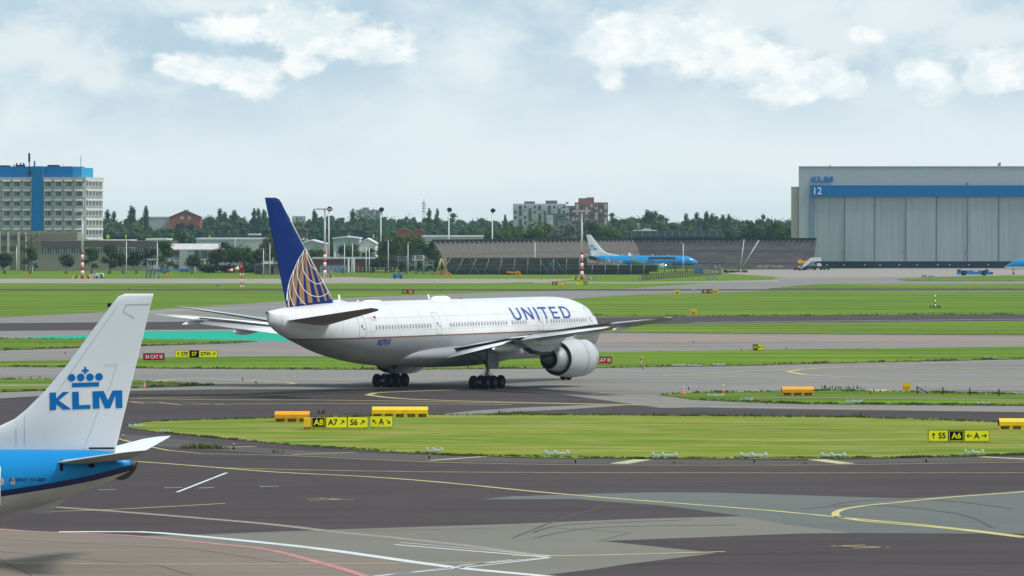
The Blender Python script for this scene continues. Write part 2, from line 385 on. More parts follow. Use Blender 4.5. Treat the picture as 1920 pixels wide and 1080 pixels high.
ground('hangar_apron', [(1330,510.5),(1300,507),(1700,502.4),(4600,498),(4600,514),(1900,516),(1700,519),(1480,521)], .008, conc)
ground('access_road', [(-1500,523),(555,522.5),(600,520.5),(660,519.5),(700,521.5),(760,522.8),(1080,523.5),(1060,526),(990,529.5),(900,531.2),(-1500,531)], .006, conc)
ground('service_road', [(1000,528),(1200,529),(1460,525),(1460,527.5),(1200,531.5),(1000,530.6)], .008, conc)
ground('perimeter_road', [(-1500,541.5),(500,542),(4000,542),(4000,545.6),(500,544.8),(-1500,544.2)], .008, asph_d)
ground('runway', [(-2600,628),(0,606),(480,602),(1300,594),(1920,590),(4600,574),(4600,587),(1920,601.5),(1300,606.5),(480,617),(0,620.5),(-2600,645)], .008, asph_d)
ground('turquoise_surface', [(15,633),(160,628),(275,621.5),(520,619.5),(620,621),(585,634),(540,640),(440,637.5),(275,636),(130,634.5)], .010, teal, step=18, amp=.25)
ground('worn_taxiway', [(270,655),(420,652),(620,657),(640,661),(520,662),(400,658),(280,658)], .010, pinkc, step=14, amp=.8)
ground('concrete_taxiway', [(1060,629),(1300,628),(1920,632),(4600,640),(4600,646),(1920,641),(1300,641),(1060,643)], .010, pinkc)
ground('asphalt_apron', [(-2600,790),(0,747),(240,733),(400,730),(560,730),(800,729.5),(900,731),(1050,739),(1150,753),(1240,765),(1310,764),(1500,767.5),(1920,773),(4600,810),(4600,3300),(-2600,3300)], .012, asph_d)
ground('dark_taxiway_surface', [(-2600,700),(0,690),(300,693.5),(740,696),(1115,693),(1400,690),(1480,697),(1700,715),(1240,726),(900,722),(300,712),(0,706)], .010, asph_m) if 0 else None
# patches in the foreground
ground('taxiway_patch', [(820,778),(880,771),(970,765),(1110,759),(1180,760),(1060,768),(940,774),(900,777)], .016, asph_m)
ground('blue_grey_patch', [(900,937),(960,931),(1110,926),(1240,923.5),(1340,924),(1500,929),(1700,935),(1760,932),(1920,920),(4600,860),(4600,1000),(1920,1001),(1780,1001),(1600,1000),(1480,985),(1390,968),(1240,948),(1080,936.5)], .016, asph_b)
ground('pale_grey_patch', [(250,1006),(420,1001),(640,993),(960,983),(1180,974),(1390,968.5),(1480,985),(1600,1000),(1500,1001),(1130,1015),(1340,1037),(1360,1038),(1030,1078),(700,1120),(400,1120),(500,1060)], .018, asph_g)
ground('tan_concrete_apron', [(-2600,1150),(-900,985),(0,994),(110,998),(160,1000),(260,1005),(420,1020),(560,1042),(640,1062),(740,1100),(1100,1300),(1100,3300),(-2600,3300)], .020, conc_t)
ground('tan_joint', [(560,1042),(640,1062),(700,1077),(780,1066),(720,1050),(600,1035),(480,1023)], .019, conc_t)
ground('dark_overlay', [(1130,1015),(1500,1001),(1600,1000),(1780,1001),(1920,1002),(4600,1010),(4600,1500),(1100,1500),(1000,1085),(1180,1058),(1345,1037.5)], .021, asph_d)
ground('shoulder', [(200,812),(300,820),(440,837),(620,848),(1000,860),(1500,864),(1920,856),(4600,800),(4600,812),(1920,864.5),(1500,870.5),(1100,870),(800,864.5),(520,851.5),(300,838),(200,822)], .016, asph_m if 0 else ramp_mat('brown grey shoulder asphalt', [((.075,.066,.062),.1,.4,.7,.7,(.4,1.5,1),2),((.12,.11,.10),.8,.5,.75,.4,(.2,1,1),3)], (.092,.082,.078)))
# grass islands (a few centimetres proud of the pavement)
GZ = .045
edge_tone = mat('dark mottled strip at the pavement edge', (.055,.065,.018), .95, var=.5, scale=.8, spec=.05, dirt=(.11,.10,.06), dirt_amt=.8, dirt_scale=.3)  # darker mottled brown-green strip around each grass outline
def island(nm, pts, m_=None, step=7, amp=.45):
    A = sum(p[0]*q[1]-q[0]*p[1] for p, q in zip(pts, pts[1:]+pts[:1])); n = len(pts); out = []
    for i in range(n):
        p, q = pts[i-1], pts[(i+1) % n]; tx, ty = q[0]-p[0], q[1]-p[1]; l = math.hypot(tx, ty) or 1; sg = 1 if A > 0 else -1
        ny = -tx/l*sg; out.append((pts[i][0]+ty/l*sg*3, pts[i][1]+ny*(.25 if ny < 0 else .75)))
    ground('dark_edge', out, GZ-.012, edge_tone, 'structure', 5, amp*.8)
    return ground(nm, pts, GZ, m_ or grass, 'structure', step, amp)
island('grass_strip', [(1680,523.5),(1760,520.5),(1850,517.5),(3600,514),(3600,526),(1700,526.5)], amp=.25)
island('grass_strip', [(1440,541.2),(1490,536),(1540,533),(3600,533),(3600,541.3),(1900,541.6)], amp=.25)
island('grass_field', [(930,548.5),(1020,546.2),(870,546)], amp=.2) if 0 else None
island('grass_field', [(1060,562),(1110,558),(1200,552.5),(1330,549.5),(1440,546.2),(1920,546.8),(4600,547),(4600,575),(1920,589),(1300,593),(1115,594),(1080,590)], amp=.3)
island('grass_strip', [(880,609.5),(1115,611),(1170,608),(1300,607.8),(1920,602.7),(4600,588),(4600,640),(1920,628),(1300,624.3),(1110,622.5),(900,620)], amp=.35)
island('grass_strip', [(-2600,643),(0,635.7),(130,634.8),(275,636.5),(400,637.8),(485,640.3),(440,643),(300,647.5),(150,652),(0,656.5),(-2600,680)], amp=.4)
island('grass_strip', [(-2600,698),(0,678),(115,676),(200,673.5),(300,671),(460,669),(620,668.5),(900,666),(1120,661.5),(1420,656.5),(1920,650.5),(4600,625),(4600,648),(1920,673),(1500,682),(1400,685.5),(1200,688),(1115,689.5),(740,693),(500,692),(300,690.5),(200,688.5),(0,687),(-2600,720)], step=8, amp=.5)
island('grass_strip', [(-1500,730),(0,711.5),(120,711.5),(250,714),(350,718),(402,721.5),(340,724.5),(250,727),(120,731),(0,735),(-1500,760)], amp=.45)
island('grass_strip', [(1240,741),(1300,737),(1420,735.5),(1560,733),(1650,735),(1920,740),(4600,768),(4600,790),(1920,760.5),(1700,759),(1500,757),(1400,754),(1300,749)], step=7, amp=.5)
island('grass_island', [(232,801),(262,793),(300,790.5),(400,787),(515,784.5),(640,781),(830,778.5),(1000,777),(1160,779),(1300,780.5),(1600,783),(1750,786),(1920,794),(3600,840),(3600,880),(1920,852.5),(1700,858.5),(1500,861),(1200,860.5),(1000,858.5),(850,854),(700,846),(560,836),(420,823),(300,811.5)], grass_dry, step=6, amp=.8)
ground('footpath', [(1395,745.3),(1560,745.8),(1750,747),(1920,750),(4600,790),(4600,793),(1920,752.3),(1700,748.8),(1500,747.5),(1395,746.8)], GZ+.004, conc_t)
ground('footpath', [(-1500,745),(0,722.4),(170,721.6),(340,722),(340,723),(170,723.2),(0,724.2),(-1500,747)], GZ+.004, conc)
# painted lines : (points in photo px, width in metres)
marks('yellow_taxi_lines', [
  ([(90,862),(160,863.5),(250,865.5),(430,879),(520,886),(700,895),(850,907),(1000,922),(1150,935),(1300,946.5),(1450,958.5),(1600,973),(1760,988),(1920,1007),(2200,1046)], .42, 40),
  ([(2300,884),(2100,903),(1920,922.5),(1780,933),(1680,943),(1620,949),(1580,956),(1566,963),(1572,970),(1598,974.5),(1640,979.5),(1780,992),(1920,1008.8)], .42, 220),
  ([(430,878),(600,882.3),(840,885.6),(1200,887),(1920,887),(3000,884)], .28, 20),
  ([(205,818),(270,836),(360,850),(520,854),(700,862),(850,868),(1100,872),(1500,872.5),(1920,867),(2600,858)], .25, 40),
  ([(960,1043.5),(1100,1042),(1200,1039.5),(1360,1035)], .30, 10), ([(60,960.5),(210,956),(423,944.5)], .25, 8),
  ([(0,1056),(200,1058),(430,1058.5),(700,1057),(830,1056.5),(960,1053)], .22, 14),
  ([(690,741),(700,737.5),(745,735),(860,731)], .35, 12), ([(690,741),(730,746),(800,750),(1000,755.5),(1200,759)], .35, 16),
  ([(1920,757.5),(1500,751.5),(1300,746),(1180,742),(1120,742),(1108,740),(1125,737),(1250,735.5),(1420,735),(1700,730.5),(1920,731.5)], .25, 60),
  ([(240,721),(340,711),(450,713),(540,717.5),(552,719.5),(535,722),(470,724.5),(420,725)], .35, 30),
  ([(180,746),(420,750),(600,750.5),(900,755),(1200,760),(1500,765.5),(1920,772.5),(2600,783)], .28, 30),
  ([(260,745),(400,744.5),(560,739),(700,733)], .25, 10), ([(430,758),(700,757),(960,759)], .22, 10),
  ([(1240,704.5),(1340,699.5),(1500,692),(1700,684),(1920,675)], .30, 14),
  ([(2300,690),(1920,690.5),(1760,692),(1560,691),(1495,694),(1476,697),(1500,702),(1560,706),(1640,708.5)], .35, 30),
  ([(700,700),(1000,702),(1240,704.5),(1600,711),(1920,714.5),(2600,722)], .25, 20), ([(900,719),(1240,714.5),(1500,713)], .2, 10),
  ([(1560,626.5),(1250,639),(1120,643)], .2, 6), ([(1110,656),(1400,651),(1920,643)], .2, 6),
  ], yel, .026)
marks('hold_bars', [([(1160,870),(1205,862)], 1.3), ([(1588,870),(1530,862)], 1.3), ([(805,864),(915,856)], .55), ([(548,853),(668,848.5)], .35), ([(1840,857),(1930,861.5)], .9), ([(375,840),(480,837.5)], .5),
  ([(1662,735.5),(1640,731)], 1.8), ([(1370,728.5),(1425,732.5)], .5), ([(1905,735),(1870,739)], .6), ([(330,915),(332,914.8)], .2)], yelp, .024)
marks('white_stand_lines', [([(110,998),(250,998),(290,999.5),(400,1009),(600,1030),(842,1063.5),(1030,1082),(1200,1100)], .75, 30), ([(332,923.5),(425,887)], .22), ([(184,919),(219,919)], .2), ([(308,915.5),(342,915)], .2), ([(372,916),(401,915)], .2), ([(487,913),(521,912.5)], .22),
  ([(700,1081),(860,1066),(1030,1047)], .25), ([(690,1084),(960,1050)], .1), ([(860,1061),(1030,1046)], .2), ([(740,1022),(1030,1046)], .3), ([(750,1018),(1035,1043)], .15)], whi, .028)
marks('red_apron_line', [([(-200,980),(0,993),(60,997.5),(160,1001),(260,1006.5),(400,1020),(500,1031),(570,1048),(650,1070),(740,1100)], .5, 24)], redp, .030)
marks('tan_joint_line', [([(70,949.5),(170,956),(300,966),(500,983),(640,999),(780,1013),(900,1027),(1030,1046)], .75, 20)], tanp, .0225)
marks('faded_marks', [([(572,936.5),(640,935.5)], .25), ([(580,939),(664,937)], .3), ([(600,935),(635,937.5)], .3), ([(1558,1025),(1622,1022.5)], .25), ([(1570,1024.5),(1668,1027)], .28), ([(1600,1029),(1660,1026.5)], .25), ([(230,753),(300,755),(340,760),(420,757.5)], .5), ([(215,750),(270,757),(360,756),(430,760)], .4)], mat('faint ochre paint', (.33,.25,.11), .8, var=.3), .027)
marks('runway_edge_line', [([(-2600,628),(0,609.5)], .3), ([(1300,604.5),(1920,598.3),(4600,583)], .9), ([(1920,545),(1650,544),(1300,543.5)], 1.0), ([(250,586),(420,578),(560,573)], .6), ([(440,538.5),(440.5,538.5)], .1)], whi, .014)
marks('slab_joints', [([(0,1012),(360,1030),(560,1060)], .12), ([(0,1035),(300,1062),(360,1080)], .12), ([(-100,1000),(60,1080)], .12), ([(960,985),(1180,1000),(1120,1016)], .1), ([(280,1005),(960,990)], .1)], mat('dark joint sealant', (.06,.05,.045), .9), .0235)
# rubber and tyre arcs on the apron
marks('tyre_marks', [([(1560,947),(1640,938),(1780,940),(1900,955)], .2, 16), ([(1500,955),(1640,948),(1800,965),(1860,990)], .2, 16),
  ([(1000,1000),(1060,985),(1300,975)], .2, 12), ([(1000,1010),(1120,990),(1380,985)], .15, 12), ([(960,1010),(990,998),(1040,978),(1130,950)], .15, 12)], ramp_mat('rubber on asphalt', [((.088,.084,.08),.6,.35,.55,1,(1,1,1),1)], (.11,.105,.10)), .0285)
marks('paving_seams', [([(-200,905),(900,899),(2100,893)], .1), ([(250,925),(1000,917),(2100,909)], .09), ([(100,975),(700,968),(1200,958)], .1), ([(1250,1040),(1600,1032),(2100,1026)], .1), ([(1150,1065),(1500,1058),(2100,1052)], .1), ([(300,765),(900,768),(1500,777)], .12)], mat('slightly lighter paving seam', (.085,.072,.074), .9, var=.3, scale=.4), .0232)
# weeds and tufts along the edges
def tufts():
    mb = MB(); gm = 0
    edges = [([(232,801),(262,793),(300,790.5),(515,784.5),(830,778.5),(1160,779),(1600,783),(1920,794)], 900, .16), ([(300,811.5),(560,836),(850,854),(1200,860.5),(1700,858.5),(1920,852.5)], 900, .13),
             ([(1240,741),(1300,737),(1560,733),(1920,740)], 350, .22), ([(1300,749),(1500,757),(1920,760.5)], 350, .2), ([(0,711.5),(120,711.5),(402,721.5),(250,727),(0,735)], 300, .22),
             ([(0,687),(300,690.5),(740,693),(1115,689.5),(1500,682),(1920,673)], 500, .25), ([(0,656),(300,647.5),(485,640)], 200, .25), ([(1080,591),(1300,593),(1920,589)], 260, .3), ([(0,635.7),(275,636.5)], 100, .2)]
    for pts, n, hh in edges:
        L_ = [0]
        for a, b in zip(pts, pts[1:]): L_.append(L_[-1]+math.hypot(b[0]-a[0], b[1]-a[1]))
        cl = [random.uniform(0, L_[-1]) for _ in range(max(6, n//28))]
        for k in range(n):
            s = random.uniform(0, L_[-1]) if random.random() < .45 else min(L_[-1]-.01, max(0, random.gauss(random.choice(cl), 7)))
            i = max(j for j in range(len(L_)-1) if L_[j] <= s); t = (s-L_[i])/(L_[i+1]-L_[i]); px = pts[i][0]+(pts[i+1][0]-pts[i][0])*t; py = pts[i][1]+(pts[i+1][1]-pts[i][1])*t
            x, y = G(px, py+random.uniform(-.5,.7)); h_ = hh*random.uniform(.3, 1.1)
            for q in range(5):
                a = random.uniform(0, 6.28); dx, dy = math.cos(a), math.sin(a); r = random.uniform(.02,.22); c = (x+dx*r, y+dy*r)
                mb.add([(c[0]-dy*.06, c[1]+dx*.06, GZ), (c[0]+dy*.06, c[1]-dx*.06, GZ), (c[0]+dx*h_*.5, c[1]+dy*h_*.5, GZ+h_)], [(0,1,2)], random.choice((0,0,0,1)))
    # taller weeds
    for px, py, n, r, hh in ((372,841,90,1.4,.5),(402,842,70,1.0,.45),(520,849,16,.5,.35),(602,776,26,.5,.5),(1580,729,40,2.2,.45),(1545,733,30,1.6,.3),(1605,735,40,2.0,.3),(1607,783,30,.7,.5),(965,777,90,2.2,.4),(1240,779,60,6,.3),(1440,781,50,8,.3),(700,778,40,3,.3),(1270,869,8,.4,.2),(1510,870,6,.3,.25)):
        x, y = G(px, py)
        for k in range(n):
            a = random.uniform(0, 6.28); rr = r*random.random()**.6; c = (x+rr*math.cos(a), y+rr*math.sin(a)*.5); h_ = hh*random.uniform(.4,1); b = random.uniform(0,6.28)
            mb.add([(c[0]-.07*math.sin(b), c[1]+.07*math.cos(b), .01), (c[0]+.07*math.sin(b), c[1]-.07*math.cos(b), .01), (c[0]+.25*h_*math.cos(b), c[1]+.25*h_*math.sin(b), h_)], [(0,1,2)], 0 if random.random() < .7 else 1)
    o = mb.build('grass_tufts', [mat('dark weed green', (.075,.125,.018), .9, var=.3, trans=.3, spec=.05), mat('dry weed', (.13,.10,.04), .8, var=.3, trans=.3)], fix=False); o['kind'] = 'stuff'
tufts()
# ------------------------------------------------------------------ aircraft
def hull(tab, x0, line, stations, nu=14, nl=14, matf=None):
    mb = MB(); rings = []
    for a in stations:
        zt, zb, wd = interp(tab, a); zc = (zt+zb)/2; h = (zt-zb)/2; zl, ht = line(a)
        t1 = math.acos(max(-1, min(1, (zl+ht-zc)/h))); t2 = math.acos(max(-1, min(1, (zl-ht-zc)/h)))
        t1 = max(.05, t1); t2 = max(t1+.01, min(math.pi-.05, t2))
        ts = [t1*i/nu for i in range(nu)]+[t1, t2]+[t2+(math.pi-t2)*(i+1)/nl for i in range(nl)]
        half = [(wd*math.sin(t), zc+h*math.cos(t)) for t in ts]
        rings.append([(x0-a, -y, z) for y, z in half]+[(x0-a, y, z) for y, z in half[-2:0:-1]])
    n = nu+1+nl; k = len(rings[0]); v = [p for r in rings for p in r]; b = 0
    mb.v = v
    for j in range(len(rings)-1):
        for i in range(k):
            q = i if i < n else k-1-i
            mi = 0 if q < nu else (1 if q == nu else 2)
            if matf: mi = matf((stations[j]+stations[j+1])/2, mi)
            mb.f.append((j*k+i, j*k+(i+1)%k, (j+1)*k+(i+1)%k, (j+1)*k+i)); mb.m.append(mi); mb.sm.append(True)
    mb.add(rings[0], [tuple(range(k))], 0); mb.add(rings[-1], [tuple(range(k))[::-1]], 2)
    return mb
def surf(tab, x0, a, z, side=-1, lift=.0):
    zt, zb, wd = interp(tab, a); zc = (zt+zb)/2; h = (zt-zb)/2
    return (x0-a, side*(wd*math.sqrt(max(0, 1-((z-zc)/h)**2))+lift), z)
def rrect(u0, u1, v0, v1, r=.15, n=4):
    p = []
    for cx, cy, s in ((u1-r, v1-r, 0), (u0+r, v1-r, 90), (u0+r, v0+r, 180), (u1-r, v0+r, 270)):
        for i in range(n+1):
            a = R(s+90*i/n); p.append((cx+r*math.cos(a), cy+r*math.sin(a)))
    return p
def oval(u, v, ru, rv, n=12): return [(u+ru*math.cos(2*math.pi*i/n), v+rv*math.sin(2*math.pi*i/n)) for i in range(n)]
M = {}
M['ua_white'] = mat('white aircraft paint', (.60,.61,.625), .32, var=.05, scale=.35, spec=.5, stretch=(1,1,.3), dirt=(.5,.49,.47), dirt_amt=.30, dirt_scale=.5, coat=.3)
M['ua_grey'] = mat('grey belly paint', (.25,.26,.285), .42, var=.08, scale=.3, stretch=(.4,1,1), dirt=(.2,.19,.18), dirt_amt=.55, dirt_scale=.4)
M['gold'] = mat('gold paint', (.27,.145,.065), .4, var=.06)
M['joint'] = mat('faint skin joint', (.40,.41,.42), .5)
M['line_brown'] = mat('bronze cheatline', (.16,.075,.04), .4, var=.1)
M['ua_blue'] = mat('deep blue fin paint', (.003,.020,.125), .5, var=.08, spec=.08)
M['ua_text'] = mat('blue lettering', (.014,.052,.25), .4, var=.08)
M['white'] = mat('white paint', (.78,.78,.77), .45, var=.04)
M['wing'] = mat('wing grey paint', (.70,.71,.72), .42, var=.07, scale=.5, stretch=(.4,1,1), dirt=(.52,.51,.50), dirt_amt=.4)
M['wing_light'] = mat('light grey composite flap', (.66,.67,.67), .42, var=.06, scale=.5, dirt=(.4,.39,.37), dirt_amt=.35)
M['cowl'] = mat('silver grey engine cowl paint', (.42,.435,.45), .36, var=.08, scale=.8, dirt=(.3,.3,.3), dirt_amt=.35, dirt_scale=.7)
M['under'] = mat('dark grey underside with painted shade', (.30,.285,.28), .6, var=.15, scale=.5, spec=.15)  # wing and tailplane undersides: their shade is put into the colour
M['under2'] = mat('grey green underside with painted shade', (.22,.235,.225), .6, var=.2, scale=.6, spec=.2)  # single-aisle tailplane underside, darkened in the colour to stand for shade
M['alu'] = mat('bare aluminium skin', (.62,.63,.64), .28, metal=.85, var=.05)
M['nozzle'] = mat('burnished engine metal', (.38,.39,.41), .55, metal=.45, var=.14, scale=1.2)
M['dark_metal'] = mat('sooty dark metal', (.05,.045,.043), .55, metal=.4, var=.25)
M['gear'] = mat('landing gear grey paint', (.15,.155,.16), .5, var=.15, dirt=(.1,.09,.08))
M['rim'] = mat('dark dusty wheel rim', (.07,.07,.072), .6, metal=.3, var=.3)
M['tyre'] = mat('black tyre rubber', (.009,.009,.010), .95, var=.2, spec=.08)
M['black'] = mat('black paint', (.010,.010,.011), .8, var=.2, spec=.1)
M['glass'] = mat('dark window glass', (.02,.025,.03), .12, var=.05, spec=.6)
M['cabin_glass'] = mat('cabin window pane', (.27,.28,.29), .25, var=.3, scale=2)
M['seam'] = mat('grey panel seam', (.40,.41,.42), .6)
M['klm_blue'] = mat('bright blue livery paint', (.001,.21,.50), .4, var=.05, spec=.2, coat=.05, scale=.4)
M['klm_navy'] = mat('navy livery stripe', (.006,.012,.07), .35, var=.05)
M['klm_grey'] = mat('pale grey belly paint', (.42,.42,.40), .4, var=.07, dirt=(.27,.25,.22), dirt_amt=.5, dirt_scale=.5)
M['klm_white'] = mat('white fin paint', (.70,.72,.74), .34, var=.03, scale=.4, coat=.2, dirt=(.55,.56,.57), dirt_amt=.25)
M['klm_logo'] = mat('blue emblem paint', (.001,.145,.42), .5, var=.03, spec=.12)
M['red'] = mat('red lamp', (.5,.02,.02), .4)
M['flagred'] = mat('faded pale red flag stripes', (.55,.40,.40), .5)
# ---- letters and crown measured on the fin (aft, z) plane of the near aircraft, in metres from a reference
def nfin(zx, zy, k=5.4, ox=70, oy=660): px = ox+zx/k; py = oy+zy/k; return (38-(247-px)/40.0, H-(py-YH)/40.0)
KLM_L = [[(128,410),(195,407),(196,468),(262,403),(330,401),(222,486),(352,580),(268,583),(197,527),(197,585),(131,588)],
         [(357,402),(424,399),(428,536),(541,532),(543,574),(360,580)],
         [(562,397),(676,392),(718,490),(763,389),(862,387),(863,566),(797,568),(792,436),(742,568),(688,570),(631,440),(634,571),(566,573)]]
KLM_C = [oval(x, y, 39, 39, 20) for x, y in ((352,259),(444,256),(537,254),(629,250))]+[[(355,312),(630,303),(630,347),(355,356)],
         [(478,151),(501,150),(501,175),(524,174),(524,197),(502,198),(502,220),(479,221),(478,199),(454,200),(454,177),(478,176)]]
def klm_word(x0, x1, z0, z1):                # the three letters squared up, for walls
    out = []
    for q in KLM_L:
        out.append([(x0+(p[0]-128)/735*(x1-x0), z0+(588-(p[1]+(p[0]-128)*.028)-0)/181*(z1-z0)) for p in q])
    return out
# ================================================================ wide-body twin (centre of the picture)
TH = R(60.45); UX, UY = -7.2, 450.6
jet = thing('airliner', 'large white twin-engine airliner with blue and gold tail, taxiing in the middle of the picture', 'airliner', (UX, UY, 0), TH)
X0 = 31.8
T7 = [(0,4.72,4.62,.04),(.15,5.05,4.25,.42),(.5,5.5,3.9,.85),(1.2,6.15,3.45,1.38),(2.2,6.9,3.05,1.9),(3.4,7.7,2.8,2.35),(5,8.18,2.6,2.72),(7,8.52,2.5,2.98),(9.5,8.65,2.45,3.13),
      (12,8.68,2.43,3.15),(42,8.68,2.43,3.15),(45,8.68,2.6,3.12),(49,8.68,3.05,2.92),(53.8,8.62,3.92,2.42),(57,8.46,4.78,1.86),(59.6,8.34,5.5,1.32),(61.5,8.16,6.25,.8),(62.5,8.06,6.75,.36),(62.9,8.0,6.95,.07)]
st = sorted(set([round(x, 2) for x in [0,.05,.15,.3,.5,.8,1.2,1.7,2.2,2.8]+[3.4+.55*i for i in range(14)]+[11+1.5*i for i in range(21)]+[42+.7*i for i in range(30)]+[62.5,62.9]]))
line7 = lambda a: (5.30+max(0, (8-a))*.02, .075)
h7 = hull(T7, X0, line7, [s for s in st if s <= 62.9], 16, 14)
h7.build('fuselage', [M['ua_white'], M['line_brown'], M['ua_grey']], jet)
bv7 = bvh_of(h7)
side7 = lambda sd: (lambda u, v: ((X0-u, sd*9, v), (0, -sd, 0)))
# belly fairing
BF = [(19,4.0,2.5,2.4),(21,4.6,2.3,3.0),(24,4.75,2.1,3.35),(28,4.8,2.0,3.45),(33,4.75,2.05,3.45),(37,4.6,2.2,3.3),(40,4.4,2.4,2.9),(42.5,3.8,2.6,2.0)]
hull(BF, X0, lambda a: (4.4, .02), [19+.8*i for i in range(30)], 8, 10).build('belly_fairing', [M['ua_grey']]*3, jet)
def P7(a, y, z): return (X0-a, y, z)
def wing7(s):
    mb = MB(); S = []
    for y, al, zl, at_, zt, t in ((2.4,19.4,3.9,34.0,3.85,1.75),(3.2,20.2,4.05,34.1,4.0,1.6),(6.5,22.4,4.5,33.9,4.55,1.2),(9.9,24.7,4.95,33.85,5.2,.95),(14,27.5,5.45,35.4,5.75,.62),(20,31.6,6.05,37.6,6.48,.45),(26,35.6,6.70,39.9,7.07,.30),(29.3,38.2,7.08,41.2,7.36,.2),(30.0,39.8,7.34,41.6,7.42,.07)):
        S.append((P7(al, s*y, zl), P7(at_, s*y, zt), t))
    mb.foil(S, ml=1); return mb
def flap7(s, ya, yb, da, db):                # panel behind the trailing edge; da,db: (a,z, a,z)
    mb = MB(); mb.foil([(P7(da[0], s*ya, da[1]), P7(da[2], s*ya, da[3]), .30), (P7(db[0], s*yb, db[1]), P7(db[2], s*yb, db[3]), .22)]); return mb
for s in (-1, 1):
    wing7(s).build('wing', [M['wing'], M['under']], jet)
    flap7(s, 3.25, 9.35, (33.3,3.72,36.0,3.02), (33.2,4.88,35.9,4.42)).build('flap', M['wing_light'], jet)
    flap7(s, 9.6, 12.0, (32.9,5.12,35.0,5.0), (33.4,5.4,35.8,5.22)).build('flaperon', M['ua_white'], jet)
    flap7(s, 12.3, 22.8, (34.2,5.5,37.2,4.95), (37.6,6.5,40.0,6.22)).build('flap', M['ua_white'], jet)
    flap7(s, 23.4, 28.6, (38.0,6.76,39.9,6.66), (39.7,7.2,41.1,7.22)).build('aileron', M['wing_light'], jet)
    for y, a0, a1, z in ((8.6,29.5,36.3,4.15),(13.9,31.0,37.4,4.85),(19.2,33.5,39.2,5.5),(24.2,36.4,40.8,6.15)):
        k = 1.15 if y < 22 else .6
        mb = MB(); mb.lathe(P7(a0, s*y, z+.25), (-1,0,-.06), [(0,.02),(.8,.22*k),(2,.36*k),((a1-a0)*.55,.42*k),((a1-a0)*.8,.34*k),((a1-a0)*.97,.12*k),(a1-a0,.01)], n=12)
        mb.build('flap_track_fairing', M['ua_white'] if s < 0 else M['wing'], jet)
    # engine
    ey = 9.75*s; ec = 2.84; e = MB()
    e.lathe(P7(19.6, ey, ec), (-1,0,0), [(1.1,1.40),(.45,1.44),(.22,1.53),(.2,1.60),(.28,1.70),(.5,1.79),(1.1,1.87),(1.9,1.905),(2.6,1.91)], n=40, mf=[1,1,1,1,1,1,0,0])
    e.lathe(P7(22.2, ey, ec), (-1,0,0), [(0,1.91),(1.2,1.885),(2.2,1.81),(3.15,1.69),(3.3,1.665),(3.25,1.63),(2.4,1.64),(1.2,1.58)], n=40, mf=[0,0,0,0,0,2,2])
    nac = e.build('engine_cowling', [M['cowl'], M['alu'], M['dark_metal']], jet)
    MB().lathe(P7(22.25, ey, ec), (-1,0,0), [(0,1.911),(.03,1.918),(.07,1.918),(.1,1.908)], n=40).build('cowl_seam', M['gear'], nac)
    c = MB(); c.lathe(P7(22.6, ey, ec), (-1,0,0), [(0,1.60),(.02,1.0)], n=32, mi=1)
    c.lathe(P7(23.2, ey, ec), (-1,0,0), [(0,1.25),(.9,1.38),(1.8,1.36),(2.9,1.2),(3.9,.98),(3.95,.93),(3.0,.9)], n=32, mf=[0,0,0,0,1,1])
    c.build('core_cowl', [M['nozzle'], M['dark_metal']], nac)
    MB().lathe(P7(26.2, ey, ec), (-1,0,0), [(0,.62),(.6,.66),(1.2,.55),(2.2,.16),(2.45,.02)], n=24).build('exhaust_cone', M['dark_metal'], nac)
    f = MB()
    for i in range(22):
        t = 2*math.pi*i/22; f.add([P7(20.75, ey+.4*math.cos(t), ec+.4*math.sin(t)), P7(20.95, ey+.4*math.cos(t+.2), ec+.4*math.sin(t+.2)), P7(21.1, ey+1.42*math.cos(t+.28), ec+1.42*math.sin(t+.28)), P7(20.75, ey+1.42*math.cos(t), ec+1.42*math.sin(t))], [(0,1,2,3)])
    f.lathe(P7(19.9, ey, ec), (-1,0,0), [(0,.02),(.3,.22),(.8,.42),(1.2,.45)], n=16); f.lathe(P7(21.4, ey, ec), (-1,0,0), [(0,1.5),(.01,.2)], n=24, mi=1)
    f.build('fan', [M['gear'], M['black']], nac)
    py_ = MB(); prof = [(20.9,4.7),(23,5.15),(25.0,5.1),(26.5,4.95),(31.5,4.9),(33.6,4.9),(33.0,4.55),(31.0,3.85),(29.4,3.62),(27.8,3.58),(26.4,3.66),(25.4,3.85),(24.3,4.1),(22.5,4.5)]
    py_.prism([P7(a, ey-.46, z) for a, z in prof], (0, .92, 0)); pyo = py_.build('engine_pylon', M['cowl'], jet)
    MB().prism([P7(a, ey-.4, z) for a, z in ((26.6,3.66),(29.4,3.63),(31.6,3.98),(30.2,3.45),(28.6,3.28),(27.0,3.3))], (0, .8, 0)).build('heat_shield', M['dark_metal'], pyo)
    # stabiliser
    mb = MB(); mb.foil([(P7(54.6, s*.9, 6.5), P7(61.0, s*.9, 7.12), .75), (P7(55.4, s*1.9, 6.68), P7(61.15, s*1.9, 7.25), .62), (P7(60.1, s*10.2, 8.12), P7(62.1, s*10.2, 8.35), .2), (P7(60.9, s*10.75, 8.3), P7(62.15, s*10.75, 8.42), .07)], ml=1)
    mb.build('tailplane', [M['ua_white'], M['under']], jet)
    # main gear
    g = MB(); gy = 5.49*s
    g.tube((0, gy, .95), (0.1, gy, 2.3), .16, n=12); g.tube((.1, gy, 2.1), (.35, gy+.05*s, 4.2), .26, n=12); g.obox((1.45, gy, .72), (-1.45, gy, .66), .3, .34)
    g.tube((.1, gy, 2.5), (.2, gy-2.2*s, 3.7), .1); g.tube((.15, gy, 2.2), (-2.4, gy-.6*s, 3.9), .09); g.tube((-.05, gy, 1.7), (-.55, gy, 1.3), .06); g.tube((-.55, gy, 1.3), (-.1, gy, .9), .06)
